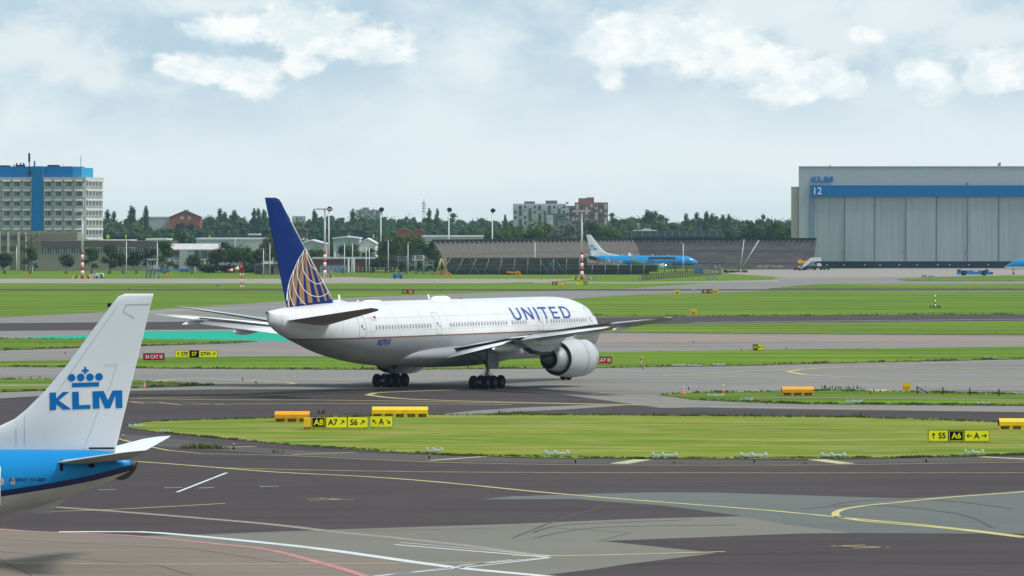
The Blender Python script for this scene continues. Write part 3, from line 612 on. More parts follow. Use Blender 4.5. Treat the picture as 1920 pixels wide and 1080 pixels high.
    g.path([(.9, gy-.2, 1.0), (.7, gy-.25, 1.35), (.3, gy-.2, 1.45), (.1, gy-.2, 1.9)], .035); g.path([(-.9, gy+.2, 1.0), (-.7, gy+.25, 1.4), (-.3, gy+.2, 1.5), (0, gy+.2, 1.9)], .035)
    leg = g.build('main_landing_gear', M['gear'], jet)
    for ax_ in (1.45, 0, -1.45): MB().tube((ax_, gy-.7, .67), (ax_, gy+.7, .67), .09).build('axle', M['gear'], leg)
    dr = MB(); dr.prism([(1.2, gy+.5*s, 1.95), (-.75, gy+.5*s, 2.15), (-1.3, gy+.75*s, 4.4), (1.25, gy+.75*s, 4.75)], (0, .09*s, 0)); dr.build('gear_door', M['ua_grey'], jet)
    for ax_ in (1.45, 0, -1.45):
        for dy in (-.7, .7):
            t = MB(); cy = gy+dy; t.lathe((ax_, cy-.26, .66), (0,1,0), [(0,.3),(.0,.42),(.02,.56),(.09,.64),(.18,.665),(.34,.665),(.43,.64),(.50,.56),(.52,.42),(.52,.3)], n=22)
            wh = t.build('wheel', M['tyre'], leg)
            MB().lathe((ax_, cy-.2, .66), (0,1,0), [(0,.05),(.02,.2),(-.04,.31),(.02,.33),(.38,.33),(.44,.31),(.38,.2),(.4,.05)], n=16).build('rim', M['rim'], wh)
# nose gear
g = MB(); g.tube((25.9,0,.6), (26.0,0,2.9), .12, n=10); g.tube((25.95,0,1.4), (27.6,0,2.7), .07); g.tube((25.9,-.45,.53), (25.9,.45,.53), .07)
ng = g.build('nose_landing_gear', M['gear'], jet)
for dy in (-.32, .32):
    wh = MB().lathe((25.9, dy-.2, .53), (0,1,0), [(0,.3),(.01,.44),(.07,.51),(.14,.53),(.26,.53),(.33,.51),(.39,.44),(.4,.3)], n=20).build('wheel', M['tyre'], ng)
    MB().lathe((25.9, dy-.18, .53), (0,1,0), [(0,.03),(.02,.28),(.34,.28),(.36,.03)], n=14).build('rim', M['rim'], wh)
for dy in (-1, 1): MB().box(26.4, 28.4, dy*.55-.02, dy*.55+.02, 1.75, 2.8).build('gear_door', M['ua_grey'], jet)
# fin
fn = MB(); FT = [(8.0,51.0,59.4,1.15),(8.9,51.6,59.85,1.0),(11,53.75,60.65,.85),(13.8,56.55,61.7,.66),(16.5,59.15,62.7,.46),(17.9,60.45,63.2,.36),(18.4,61.0,63.38,.26),(18.52,61.6,63.4,.1)]
fn.foil([(P7(a, 0, z), P7(b, 0, z), t) for z, a, b, t in FT], up=(0,1,0))
fin = fn.build('fin', M['ua_blue'], jet); bvf = bvh_of(fn)
fr = MB(); fr.foil([(P7(48.3,0,8.6), P7(58,0,8.35), .5), (P7(50.4,0,8.92), P7(55,0,8.6), .45)], up=(0,1,0)); fr.build('fin_root_fairing', M['ua_white'], jet)
def finpt(zx, zy):                           # zoomed photo point -> (aft, z) on the fin plane
    px = 490+zx/4.907; py = 360+zy/4.907; r = (px-960)/F; c, s_ = math.cos(TH), math.sin(TH)
    x = (r*UY-UX-.2*s_)/(c-r*s_); d = UY+x*s_; return (X0-x, H-(py-YH)*d/F)
MB().path([P7(a-.03, 0, z) for z, a, b_, t_ in FT[1:]], .075, n=6).build('leading_edge', M['white'], fin)
gold = []
bands = [((262,1048,9),(286,835,9),(322,690,6)),((307,1043,19),(318,830,17),(352,665,9)),((378,1030,21),(366,800,19),(385,645,10)),((447,1020,19),(419,790,16),(410,632,8)),
         ((520,1010,12),(470,778,11),(434,625,6)),((586,1000,10),(520,770,9),(456,618,5)),((632,985,7),(562,768,7),(478,620,4))]
bands.insert(1, ((283,700,8),(306,705,7),(340,620,5))) if 0 else None
for lo, mid, hi in bands:
    L_ = crv([(415,530), (hi[0]-hi[2], hi[1]), (mid[0]-mid[2], mid[1]), (lo[0]-lo[2], lo[1])], 12); Rr = crv([(417,530), (hi[0]+hi[2], hi[1]), (mid[0]+mid[2], mid[1]), (lo[0]+lo[2], lo[1])], 12)
    for i in range(12): gold.append([L_[i], Rr[i], Rr[i+1], L_[i+1]])
gp = [[finpt(*p) for p in q] for q in gold]
arcs = [[(412,515),(385,550),(340,620),(300,720),(272,800),(255,880),(247,960),(246,1062)], [(420,518),(418,580),(437,650),(478,702),(524,722)], [(392,535),(372,610),(377,700),(408,775),(460,825),(520,845),(580,822)],
        [(345,612),(329,700),(332,770),(360,850),(400,910),(455,950),(520,962),(590,942),(628,905)], [(300,722),(294,800),(303,870),(328,935),(362,990),(405,1036)], [(270,812),(262,880),(275,960),(312,1055)], [(252,890),(254,980),(268,1060)], [(412,515),(470,612),(530,715),(585,822),(625,900),(660,965)]]
wp = []
for k, a in enumerate(arcs): wp += [[finpt(*p) for p in q] for q in ribbon(crv(a, 26), 4.6 if k else 5)]
for s in (-1, 1):
    pl = lambda u, v, s=s: ((X0-u, s*5, v), (0, -s, 0))
    decal('globe_emblem', gp, pl, bvf, M['gold'], fin, .5, .02); decal('emblem_line', wp, pl, bvf, M['white'], fin, .5, .035)
    # airline name, registration, windows, doors
    sp = side7(s); letters = []
    def LT(polys, ua, width, fl=s):
        out = []
        for q in polys: out.append([((ua-p[0]*width) if fl < 0 else ua+p[0]*width, 6.50+p[1]*1.20) for p in q])
        return out
    Ub = [[(0,1),(.2,1),(.2,.36),(.27,.22),(.4,.165),(.6,.165),(.73,.22),(.8,.36),(.8,1),(1,1),(1,.33),(.9,.12),(.72,.02),(.5,-.02),(.28,.02),(.1,.12),(0,.33)]]
    Nb = [[(0,0),(0,1),(.24,1),(.8,.30),(.8,1),(1,1),(1,0),(.77,0),(.2,.7),(.2,0)]]
    Ib = [[(0,0),(1,0),(1,1),(0,1)]]; Tb = [[(0,1),(1,1),(1,.84),(.6,.84),(.6,0),(.4,0),(.4,.84),(0,.84)]]
    Eb = [[(0,0),(0,1),(1,1),(1,.84),(.22,.84),(.22,.59),(.92,.59),(.92,.43),(.22,.43),(.22,.16),(1,.16),(1,0)]]
    Db = [[(0,0),(0,1),(.2,1),(.2,.17),(.2,0)],[(.2,1),(.55,1),(.78,.93),(.93,.77),(1,.5),(.93,.23),(.78,.07),(.55,0),(.2,0),(.2,.16),(.52,.16),(.68,.22),(.78,.34),(.81,.5),(.78,.66),(.68,.78),(.52,.84),(.2,.84)]]
    seq = [(Ub,0,1.75),(Nb,2.42,1.75),(Ib,4.86,.38),(Tb,5.80,1.72),(Eb,8.08,1.42),(Db,10.18,1.80)]
    for b_, o_, w_ in seq:
        ua = 22.05-o_ if s < 0 else 10.07+o_
        decal('airline_name', LT(b_, ua, w_), sp, bv7, M['ua_text'], jet, .22, .02)
    v, f, wd = text2d('N27015', .05); hh = .56; a0 = 48.05 if s < 0 else 45.6; sgn = -1 if s < 0 else 1
    decal('registration', [[(a0+sgn*(v[i][0]*hh*.93+.12*v[i][1]), 4.60+v[i][1]*hh) for i in q] for q in f], sp, bv7, M['ua_text'], jet, 0, .02)
    decal('flag', [rrect(48.0,48.85,6.92,7.36,.02)], sp, bv7, M['flagred'], jet, .3, .018); decal('flag_canton', [rrect(48.05,48.35,7.13,7.32,.02)], sp, bv7, M['black'], jet, .3, .03)
    for a in (10.5,14.9,19.3,25.2,30.6,36.0-.9,39.9,44.6,49.2,53.6,57.2,59.9,61.6):
        zt_, zb_, _w = interp(T7, a); decal('skin_joint', ribbon([(a, zb_+.25+(zt_-zb_-.5)*q/24) for q in range(25)], .035), sp, bv7, M['joint'], jet, 0, .008)
    for z_ in (5.9, 7.15): decal('skin_joint', ribbon([(8+q*1.2, z_) for q in range(36)], .03), sp, bv7, M['joint'], jet, 0, .008)
    wins = []; fr_ = []
    for a0_, a1_ in ((6.9,14.6),(15.45,15.5),(19.8,22.75),(23.7,28.4),(29.2,34.8),(38.55,48.4)):
        n_ = int(round((a1_-a0_)/.545))
        for i in range(n_+1): wins.append(a0_+.545*i)
    for a in wins: fr_ += ring_polys(oval(a, 6.27, .18, .26), .055)
    for a in wins:
        wo = decal('cabin_window', [oval(a, 6.27, .135, .21)], sp, bv7, M['cabin_glass'], jet, 0, .016)
        decal('window_frame', ring_polys(oval(a, 6.27, .18, .26), .055), sp, bv7, M['seam'], wo, 0, .014)
    for da in (5.6, 16.85, 37.0, 50.6):
        o_ = rrect(da-.56, da+.56, 5.42, 7.55 if da < 50 else 7.42, .2)
        d_ = decal('door', ring_polys(o_, .05), sp, bv7, M['seam'], jet, .3, .02)
        decal('door_window', [oval(da+(.12), 6.42, .09, .17)], sp, bv7, M['glass'], d_, 0, .025); decal('door_handle', [rrect(da-.32, da-.05, 6.12, 6.2, .02)], sp, bv7, M['black'], d_, 0, .025)
    decal('flight_deck_window', [[(2.15,6.35),(3.3,6.55),(3.35,7.2),(2.75,7.05)],[(3.42,6.57),(4.2,6.62),(4.1,7.25),(3.45,7.22)]], sp, bv7, M['glass'], jet, .25, .02)
    mb = MB(); mb.foil([((X0-2.0,s*.0,7.2),(X0-2.2,s*.0,7.2),.01)]*2) if 0 else None
decal('windscreen', [[(-.95,1.55),(-.05,1.2),(-.05,1.75),(-.8,2.0)],[(.05,1.2),(.95,1.55),(.8,2.0),(.05,1.75)]], lambda u, v: ((X0-v, u, 12), (0,0,-1)), bv7, M['glass'], jet, .3, .02)
for a, z, L_, hh in ((50.0,8.63,.5,.75),(46.7,8.63,.35,.22)):
    MB().foil([((X0-a, 0, z), (X0-a-L_, 0, z), .08), ((X0-a-.3, 0, z+hh), (X0-a-.3-L_*.5, 0, z+hh), .04)], up=(0,1,0)).build('antenna', M['white'], jet)
for a, w_, l_, hh in ((31.5,.55,1.7,.38),(44.4,.4,1.6,.16)):
    mb = MB(); n_ = 12
    pr = [(i/n_*2-1) for i in range(n_+1)]
    rings = [[(X0-a+t*l_, w_*math.sqrt(max(.0004, 1-t**4))*math.cos(R(180*j/8)), 8.64+hh*math.sqrt(max(.0004, 1-t**4))*math.sin(R(180*j/8))) for j in range(9)] for t in pr]
    mb.add([p for r in rings for p in r], [(i*9+j, i*9+j+1, (i+1)*9+j+1, (i+1)*9+j) for i in range(n_) for j in range(8)], 0, True)
    mb.build('satellite_dome', M['white'], jet)
MB().foil([((X0-33.4,0,8.63),(X0-33.8,0,8.63),.08),((X0-33.7,0,9.2),(X0-33.95,0,9.2),.04)], up=(0,1,0)).build('antenna', M['white'], jet)
MB().lathe((X0-27.5,0,8.64), (0,0,1), [(0,.13),(.12,.11),(.2,.02)], n=10).build('beacon', M['red'], jet)
MB().tube((X0-46,0,2.6), (X0-46.4,0,2.15), .05).build('belly_antenna', M['dark_metal'], jet)
MB().box(X0-63.15, X0-62.88, -.12, .12, 7.75, 7.95).build('tail_light', M['gear'], jet)
# ================================================================ single-aisle airliners in blue livery
TK = [(0,3.05,2.95,.04),(.2,3.35,2.6,.35),(.6,3.7,2.25,.68),(1.5,4.3,1.85,1.15),(2.4,4.8,1.65,1.45),(3.6,5.25,1.5,1.7),(5,5.42,1.43,1.85),(7,5.46,1.42,1.88),(26,5.46,1.42,1.88),(28.5,5.46,1.62,1.86),(31.8,5.46,2.30,1.66),(34.3,5.43,3.02,1.30),(36.4,5.40,3.75,.86),(37.3,5.25,4.10,.58),(37.9,5.0,4.4,.34),(38,4.9,4.5,.26)]
def klm(name, label, loc, rz, group, near=True):
    t = thing(name, label, 'airliner', loc, rz, group); x0 = 19.0; Pk = lambda a, y, z: (x0-a, y, z)
    lk = lambda a: (interp([(0,2.6),(3,2.35),(8,2.3),(24,2.5),(28,2.9),(31.8,3.42),(36,4.1),(38,4.6)], a)[0], .14)
    sts = [0,.1,.2,.4,.6,1,1.5,2,2.5,3,3.6,4.3,5,6,7]+[7+1.36*i for i in range(1,15)]+[26.7+.6*i for i in range(17)]+[37,37.3,37.6,37.9,38]
    hb = hull(TK, x0, lk, sts, 12, 10); hb.build('fuselage', [M['klm_blue'], M['klm_navy'], M['klm_grey']], t); bk = bvh_of(hb)
    fk = MB(); FK = [(5.20,26.40,37.19,0.30),(5.47,27.20,37.26,0.32),(5.80,28.60,37.34,0.34),(6.20,30.80,37.44,0.38),(6.55,31.83,37.52,0.42),(6.88,32.53,37.60,0.45),(7.35,33.10,37.72,0.46),(8.20,33.95,37.92,0.44),(9.48,35.03,38.23,0.39),(11.08,36.20,38.62,0.33),(12.30,37.12,38.92,0.26),(12.62,37.38,39.00,0.20),(12.74,37.70,39.03,0.10)]
    fk.foil([(Pk(a,0,z), Pk(b,0,z), q) for z, a, b, q in FK], up=(0,1,0), n=12); fin = fk.build('fin', M['klm_white'], t); bf = bvh_of(fk)
    for s in (-1, 1):
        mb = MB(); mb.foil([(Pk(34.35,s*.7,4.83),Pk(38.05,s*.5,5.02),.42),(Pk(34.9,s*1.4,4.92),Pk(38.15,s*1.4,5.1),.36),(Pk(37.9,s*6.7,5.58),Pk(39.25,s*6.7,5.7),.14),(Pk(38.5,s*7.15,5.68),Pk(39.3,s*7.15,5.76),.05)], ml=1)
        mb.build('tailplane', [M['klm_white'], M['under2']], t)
        mb = MB(); mb.foil([(Pk(13.0,s*1.2,2.0),Pk(20.6,s*1.2,2.1),1.0),(Pk(14.2,s*2.4,2.1),Pk(20.7,s*2.4,2.3),.75),(Pk(16.3,s*5.5,2.45),Pk(20.9,s*5.5,2.6),.5),(Pk(21.6,s*16.2,3.75),Pk(23.2,s*16.2,3.8),.18),(Pk(22.3,s*16.9,4.2),Pk(23.4,s*16.95,4.2),.12),(Pk(23.4,s*17.5,6.3),Pk(24.0,s*17.5,6.3),.05)])
        mb.build('wing', M['wing_light'], t)
        e = MB().lathe(Pk(11.2,s*4.83,1.75), (-1,0,0), [(.7,.72),(.1,.76),(0,.82),(.1,.92),(.7,1.03),(1.8,1.03),(2.9,.85),(2.85,.78)], n=24, mf=[1,1,1,1,0,0,2]).build('engine_cowling', [M['klm_white'], M['alu'], M['dark_metal']], t)
        MB().lathe(Pk(13,s*4.83,1.75), (-1,0,0), [(-.6,1.0),(-.5,.4),(0,.62),(1.3,.5),(1.32,.4),(.9,.3),(2.1,.02)], n=18).build('exhaust_nozzle', M['nozzle'], e)
        MB().prism([Pk(a, s*4.83-.13, z) for a, z in ((12,2.75),(15,2.75),(17.8,2.5),(15.5,2.15),(13.5,2.3))], (0,.26,0)).build('engine_pylon', M['klm_grey'], t)
        g = MB().tube((x0-19.6, s*2.86, .5), (x0-19.6, s*2.5, 2.2), .12).build('main_landing_gear', M['gear'], t)
        for dy in (-.43, .43): MB().lathe((x0-19.6, s*2.86+dy-.2, .56), (0,1,0), [(0,.2),(0,.42),(.06,.53),(.34,.53),(.4,.42),(.4,.2)], n=16).build('wheel', M['tyre'], g)
        pl = lambda u, v, s=s: ((x0-u, s*6, v), (0,-s,0))
        mir = (lambda p: p) if s > 0 else (lambda p: p)
        def place(q, s=s):                    # readable from both sides
            pts = [nfin(*p) for p in q]
            return pts if s < 0 or True else pts
        L2 = KLM_L; C2 = KLM_C
        if s < 0: L2 = [[(990-p[0], p[1]+(p[0]-495)*.0) for p in q] for q in KLM_L]; L2 = [[(990-p[0]+0, p[1]) for p in q] for q in L2]
        def outp(q, s=s):
            pts = [nfin(*p) for p in q]
            # aft runs left to right on the port side; on the starboard side mirror about the word's centre so it reads
            if s < 0: cx = 36.45; pts = [(2*cx-p[0], p[1]) for p in pts]
            return pts
        decal('airline_name', [outp(q) for q in KLM_L], pl, bf, M['klm_logo'], fin, .4, .015)
        decal('crown_emblem', [outp(q) for q in KLM_C], pl, bf, M['klm_logo'], fin, .4, .015)
        if near:
            sg = 1 if s > 0 else -1
            ll = [[nfin(*p) for p in q] for q in ribbon([(818,100),(745,330),(620,600),(470,990)], 3)]; l2 = [[nfin(*p) for p in q] for q in ribbon([(812,122),(690,124),(680,134),(690,143),(800,143)], 3)]
            l3 = [[(a_, z_) for a_, z_ in q] for q in ribbon([(38.98,12.25),(37.75,12.22),(37.62,11.9),(38.15,11.6)], .04)]
            
            decal('fin_seam', ribbon([(32.6,5.6),(32.6,6.8)], .025), pl, bf, M['seam'], fin, .5, .012); decal('fin_seam', ribbon([(33.0,5.6),(33.0,7.0)], .02), pl, bf, M['seam'], fin, .5, .012); decal('leading_edge_seam', ribbon([(34.5,8.1),(37.3,12.1)], .02), pl, bf, M['seam'], fin, .5, .012)
            decal('rudder_seam', ll, pl, bf, M['seam'], fin, .5, .012); decal('hinge_cover_outline', l2, pl, bf, M['seam'], fin, .5, .012); decal('tip_panel_outline', l3, pl, bf, M['seam'], fin, .5, .012)
            decal('rudder_gap', [rrect(36.0,37.2,5.46,5.54,.02)], pl, bf, M['black'], fin, .5, .02)
        sp = lambda u, v, s=s: ((x0-u, s*6, v), (0,-s,0))
        wl = []
        for i in range(52): wl.append(oval(6.6+.51*i, 4.02, .12, .18, 10))
        for q in wl: decal('cabin_window', [q], sp, bk, M['cabin_glass'], t, 0, .014)
        for da, w_ in ((5.2,.45),(31.62,.42)):
            d_ = decal('door', ring_polys(rrect(da-w_, da+w_, 2.85, 4.75, .15), .06), sp, bk, M['white'], t, .3, .02)
            decal('door_window', [oval(da, 4.15, .09, .15)], sp, bk, M['glass'], d_, 0, .02)
        decal('flight_deck_window', [[(1.75,3.98),(2.6,4.1),(2.6,4.55),(2.2,4.5)],[(2.68,4.1),(3.25,4.12),(3.15,4.55),(2.68,4.56)]], sp, bk, M['glass'], t, .2, .02)
        v, f, wd = text2d('BOEING 737-800', .02); hh = .17; sg = 1 if s > 0 else -1; a0 = 32.42 if s > 0 else 34.6
        decal('type_lettering', [[(a0+sg*(v[i][0]*hh+.06*v[i][1]), 4.02+v[i][1]*hh) for i in q] for q in f], sp, bk, M['klm_navy'], t, 0, .015) if near else None
        if near:
            dk = decal('stabiliser_trim_plate', [rrect(34.75,34.9,4.5,5.0,.02)], sp, bk, M['black'], t, .3, .02)
            decal('drain_mark', [[(a_, z_), (a_+.05, z_), (a_+.08, z_-.14), (a_+.03, z_-.14)] for a_, z_ in ((34.95,3.35),(35.55,3.6),(36.15,3.8))], sp, bk, M['black'], t, 0, .015)
            decal('apu_vent', [oval(36.2, 4.72, .16, .1, 10)], sp, bk, M['black'], t, 0, .015)
    g = MB().tube((x0-4.0, 0, .35), (x0-4.1, 0, 2.0), .09).build('nose_landing_gear', M['gear'], t)
    for dy in (-.2, .2): MB().lathe((x0-4.0, dy-.1, .35), (0,1,0), [(0,.15),(0,.28),(.03,.34),(.17,.34),(.2,.28),(.2,.15)], n=14).build('wheel', M['tyre'], g)
    # tail cone exhaust, tail skid, antennas
    MB().lathe((x0-37.95, 0, 4.72), (-1,0,.1), [(0,.26),(.28,.2),(.3,.16),(.05,.12)], n=14).build('apu_exhaust', M['dark_metal'], t)
    MB().prism([Pk(37.25,-.1,4.05), Pk(38.02,-.1,4.95), Pk(38.3,-.1,4.85), Pk(38.15,-.1,4.4), Pk(37.85,-.1,4.1), Pk(37.6,-.1,4.0)], (0,.2,0)).build('tail_cone_fairing', M['dark_metal'], t)
    MB().prism([Pk(32.9,-.05,2.55), Pk(34.2,-.05,2.42), Pk(34.25,-.05,2.6), Pk(35.1,-.05,3.2), Pk(34.0,-.05,2.95)], (0,.1,0)).build('tail_skid', M['klm_grey'], t)
    for a, hh in ((10,.3),(15.5,.55),(21,.25),(26,.5)):
        MB().foil([(Pk(a,0,5.42),Pk(a+.45,0,5.42),.06),(Pk(a+.4,0,5.45+hh),Pk(a+.6,0,5.45+hh),.03)], up=(0,1,0)).build('antenna', M['white'], t)
    return t
# near: nose to the left, tail cone end at photo x 247 ; model +x is forward
kx = (247-960)/40.0
klm('airliner', 'nearest airliner, only its white fin and blue tail showing at the left edge', (kx-19.0, 215.0, 0), R(180), 'blue single-aisle airliners', True)
klm('airliner', 'distant blue airliner parked among steel stairs before the brown barrier', ((1309-960)*1600/F-19.0, 1600, 0), R(0), 'blue single-aisle airliners', False)
# regional jet nose at the right edge
def regional():
    t = thing('regional_jet', 'small blue and white jet nose at the right edge before the hangar', 'airliner', (*G(1878,514.0)[:1], dep(514.5), 0), R(180))
    tb = [(0,2.5,2.4,.03),(.5,2.85,2.15,.35),(1.4,3.4,1.9,.75),(2.4,4.0,1.75,1.05),(3.6,4.6,1.7,1.3),(5,4.85,1.68,1.45),(7,4.9,1.68,1.5),(22,4.9,1.68,1.5),(26,4.85,2.4,1.2),(30,4.7,3.6,.5),(31,4.6,4.2,.2)]
    hull(tb, 0, lambda a: (2.55+.012*a if a < 4 else 2.62, .05), [0,.2,.5,.9,1.4,1.9,2.4,3,3.6,4.3,5,6,7,10,14,18,22,24,26,28,30,31], 10, 8).build('fuselage', [M['klm_blue'], M['klm_navy'], M['white']], t)
    MB().foil([((-24.5,0,4.7),(-30,0,4.7),.5),((-28.5,0,9.6),(-31,0,9.6),.2)], up=(0,1,0)).build('fin', M['klm_white'], t)
    for s in (-1, 1):
        MB().foil([((-12,s*1,1.9),(-17,s*1,1.9),.6),((-17,s*12.5,3.0),(-18.5,s*12.5,3.0),.15)]).build('wing', M['wing_light'], t)
        MB().foil([((-26,s*.8,4.4),(-29.5,s*.8,4.4),.3),((-29,s*5.5,5.0),(-30.3,s*5.5,5.0),.1)]).build('tailplane', M['wing_light'], t)
        e = MB().lathe((-10.5,s*4,1.35), (-1,0,0), [(.3,.5),(0,.6),(.2,.72),(1.2,.75),(2.8,.5)], n=18).build('engine_cowling', M['klm_blue'], t)
        g = MB().tube((-15.5,s*2.6,.4), (-15.5,s*2.4,1.9), .1).build('main_landing_gear', M['gear'], t)
        MB().lathe((-15.5,s*2.6-.15,.5), (0,1,0), [(0,.2),(0,.45),(.05,.5),(.25,.5),(.3,.45),(.3,.2)], n=14).build('wheel', M['tyre'], g)
    g = MB().tube((-3.0,0,.3), (-2.8,0,1.9), .09).build('nose_landing_gear', M['gear'], t)
    MB().box(-3.6,-2.4,-.3,-.27,1.1,1.75).build('gear_door', M['white'], t)
    for dy in (-.18,.18): MB().lathe((-3.0,dy-.08,.33), (0,1,0), [(0,.1),(0,.28),(.03,.33),(.13,.33),(.16,.28),(.16,.1)], n=14).build('wheel', M['tyre'], g)
regional()
# ------------------------------------------------------------------ buildings and far structures
def PX(px, d): return (px-960)*d/F
def PZ(py, d): return H-(py-YH)*d/F
M['clad'] = mat('ribbed grey metal cladding', (.32,.37,.40), .55, var=.10, scale=.9, stretch=(3,1,.06), dirt=(.26,.30,.34), dirt_amt=.5, dirt_scale=.5)
M['door_clad'] = mat('weathered grey green door sheet', (.31,.37,.385), .55, var=.10, scale=.5, stretch=(2.2,1,.10), dirt=(.22,.27,.285), dirt_amt=.6, dirt_scale=.35)
M['hang_blue'] = mat('blue fascia paint', (.001,.125,.34), .6, spec=.1, var=.05, scale=.2, dirt=(.002,.10,.28), dirt_amt=.4)
M['navy_base'] = mat('dark navy door base', (.008,.018,.05), .6, var=.2)
M['tan_wall'] = mat('pale tan wall', (.42,.40,.30), .8, var=.06, scale=.2)
M['conc_panel'] = mat('weathered concrete facade', (.46,.465,.455), .85, var=.12, scale=.5, dirt=(.33,.31,.27), dirt_amt=.55, dirt_scale=.35)
M['tower_blue'] = mat('strong blue wall panel', (.001,.16,.42), .6, spec=.1, var=.06, scale=.3)
M['tower_blue2'] = mat('teal blue plant room panel', (.008,.27,.52), .5, var=.06)
M['win_dark'] = mat('dark office window', (.03,.065,.075), .15, var=.4, scale=.35, spec=.6)
M['frame_w'] = mat('pale window frame', (.5,.5,.48), .6)
M['olive_wall'] = mat('olive grey wall', (.20,.195,.14), .8, var=.08, scale=.15)
M['brown_wall'] = mat('brown grey parapet', (.085,.075,.065), .8, var=.1)
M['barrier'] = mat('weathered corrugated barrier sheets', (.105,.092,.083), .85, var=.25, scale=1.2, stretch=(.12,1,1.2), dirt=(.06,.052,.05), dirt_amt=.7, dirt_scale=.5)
M['barrier_d'] = mat('brown barrier sheets with painted shade', (.085,.070,.070), .85, var=.2, scale=1.0, stretch=(.12,1,1.4), dirt=(.18,.15,.14), dirt_amt=.5, dirt_scale=.4)  # same sheets as the lit wall, with the shaded side's darkness painted in
M['steel'] = mat('galvanised steel', (.35,.37,.39), .5, metal=.3, var=.15)
M['steel_blue'] = mat('blue grey painted steel', (.13,.20,.26), .6, var=.15)
M['post_g'] = mat('dull grey steel', (.16,.17,.185), .6, var=.3)
M['steel_w'] = mat('white painted steel', (.62,.64,.64), .55, var=.08)
M['dark_in'] = mat('dark metal sheet', (.022,.026,.034), .8, var=.3, spec=.1)
M['roof_w'] = mat('white roof sheet', (.60,.62,.62), .6, var=.05)
M['wall_w'] = mat('off white wall', (.40,.42,.42), .7, var=.06, dirt=(.4,.4,.4), dirt_amt=.4)
M['brick'] = mat('dark red brick', (.11,.035,.035), .8, var=.15)
M['brick_r'] = mat('orange red brick', (.27,.085,.06), .8, var=.12)
M['rooftile'] = mat('brown roof tile', (.12,.09,.085), .8, var=.1)
M['lime'] = mat('lime green paint', (.45,.62,.02), .6)
M['navy_wall'] = mat('dark navy wall panel', (.012,.03,.055), .6, var=.1)
M['orange'] = mat('orange yellow paint', (.80,.34,.004), .5, var=.07, scale=.8, dirt=(.36,.15,.02), dirt_amt=.35, dirt_scale=1.2)
M['yellow'] = mat('yellow paint', (.88,.56,.003), .5, var=.06, scale=.8, dirt=(.45,.27,.02), dirt_amt=.35, dirt_scale=1.2)
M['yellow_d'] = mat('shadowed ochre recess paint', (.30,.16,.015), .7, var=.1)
M['sign_y'] = mat('yellow sign face', (.88,.80,.004), .7, var=.04)
M['sign_k'] = mat('black sign face', (.006,.006,.006), .9, spec=.03)
M['sign_r'] = mat('red sign face', (.42,.006,.025), .8, spec=.05, var=.05)
M['ink'] = mat('black sign lettering', (.006,.006,.006), .9, spec=.03)
M['redw'] = mat('red band paint', (.48,.03,.02), .55, var=.08)
M['cone_o'] = mat('orange red plastic', (.70,.10,.02), .55)
M['veh_blue'] = mat('blue vehicle paint', (.006,.17,.42), .4, var=.08, coat=.2)
M['teal_st'] = mat('teal painted steel', (.02,.19,.20), .6, var=.1)
M['maroon'] = mat('maroon painted steel', (.18,.02,.035), .6)
M['wood'] = mat('grey brown wood', (.10,.085,.065), .85, var=.25, scale=3)
# ---- hangar
DH = 1713.0; hx = lambda px: PX(px, DH); hz = lambda py: PZ(py, DH)
hg = thing('hangar', 'huge grey hangar with tall sliding doors and a blue band numbered 12', 'hangar', (hx(1498), DH, 0)); ox = hx(1498)
X = lambda px: hx(px)-ox
w_ = MB(); xr = X(2360)
w_.box(0, X(1526), 0, 1.2, 0, hz(313)); w_.box(X(1526), xr, 0, 1.2, hz(366), hz(313)); w_.prism([(0,1.2,0),(1.2,1.2,0),(9.2,95,0),(8,95,0)], (0,0,hz(313))); w_.box(xr-1.2, xr, 1.2, 95, 0, hz(313)); w_.box(8, xr, 95, 96, 0, hz(313)); w_.prism([(0.1,1.25,hz(313)-.6),(xr-.1,1.25,hz(313)-.6),(xr-.1,94.9,hz(313)-.6),(8.1,94.9,hz(313)-.6)], (0,0,.3))
k = 0
x = .4
while x < xr-1:                               # cladding ribs
    z0 = 0 if x < X(1517) else hz(345)
    w_.box(x, x+.2, -.035, 0, z0, hz(313)); x += 1.15
w_.box(-.15, xr, -.25, .0, hz(313), hz(311.6))
w_.build('wall', M['clad'], hg)
MB().box(X(1519), xr, -.9, -.003, hz(368), hz(347.5)).build('fascia_band', M['hang_blue'], hg)
f_ = MB(); f_.box(X(1524), xr, 1.25, 3, -.0, hz(490)); f_.build('door_base', M['navy_base'], hg)
seams = [1526,1583.6,1640.5,1698.8,1756.5,1814.8,1873,1931,1989,2047,2105,2163,2221,2279,2337]
for i, (a, b) in enumerate(zip(seams, seams[1:])):
    y_ = .3 if i % 2 else .75; m_ = MB(); m_.box(X(a)+.12, X(b)-.05, y_, y_+.5, hz(490), hz(367)); x = X(a)+.5
    while x < X(b)-.4: m_.box(x, x+.08, y_-.05, y_, hz(489), hz(367)); x += .62
    d_ = m_.build('door_panel', M['door_clad'], hg)
    MB().box(X(b)-.32, X(b)-.08, y_-.12, y_-.052, hz(489.6), hz(368)).build('door_edge', M['steel'] if i % 2 == 0 else M['steel_blue'], d_)
    if i % 2 == 0: MB().box(X(b)-1.0, X(b)-.7, y_-.2, y_-.052, hz(473.5), hz(471.5)).build('door_lamp', M['dark_in'], d_)
for i in range(24):
    px = 1555+i*33+random.uniform(-9, 9); MB().box(X(px), X(px)+.45, .9, 1.25, hz(497.3), hz(495.6)).build('base_lamp', M['steel_w'], hg)
MB().box(X(1517.5), X(1526), -.3, -.103, 0, hz(368)).build('corner_post', M['steel_blue'], hg)
lw = MB()
for q in klm_word(X(1521.5), X(1561.5), hz(342), hz(331)): lw.prism([(p[0], -.45, p[1]) for p in q], (0, .3, 0))
lw.build('airline_name', M['klm_logo'], hg)
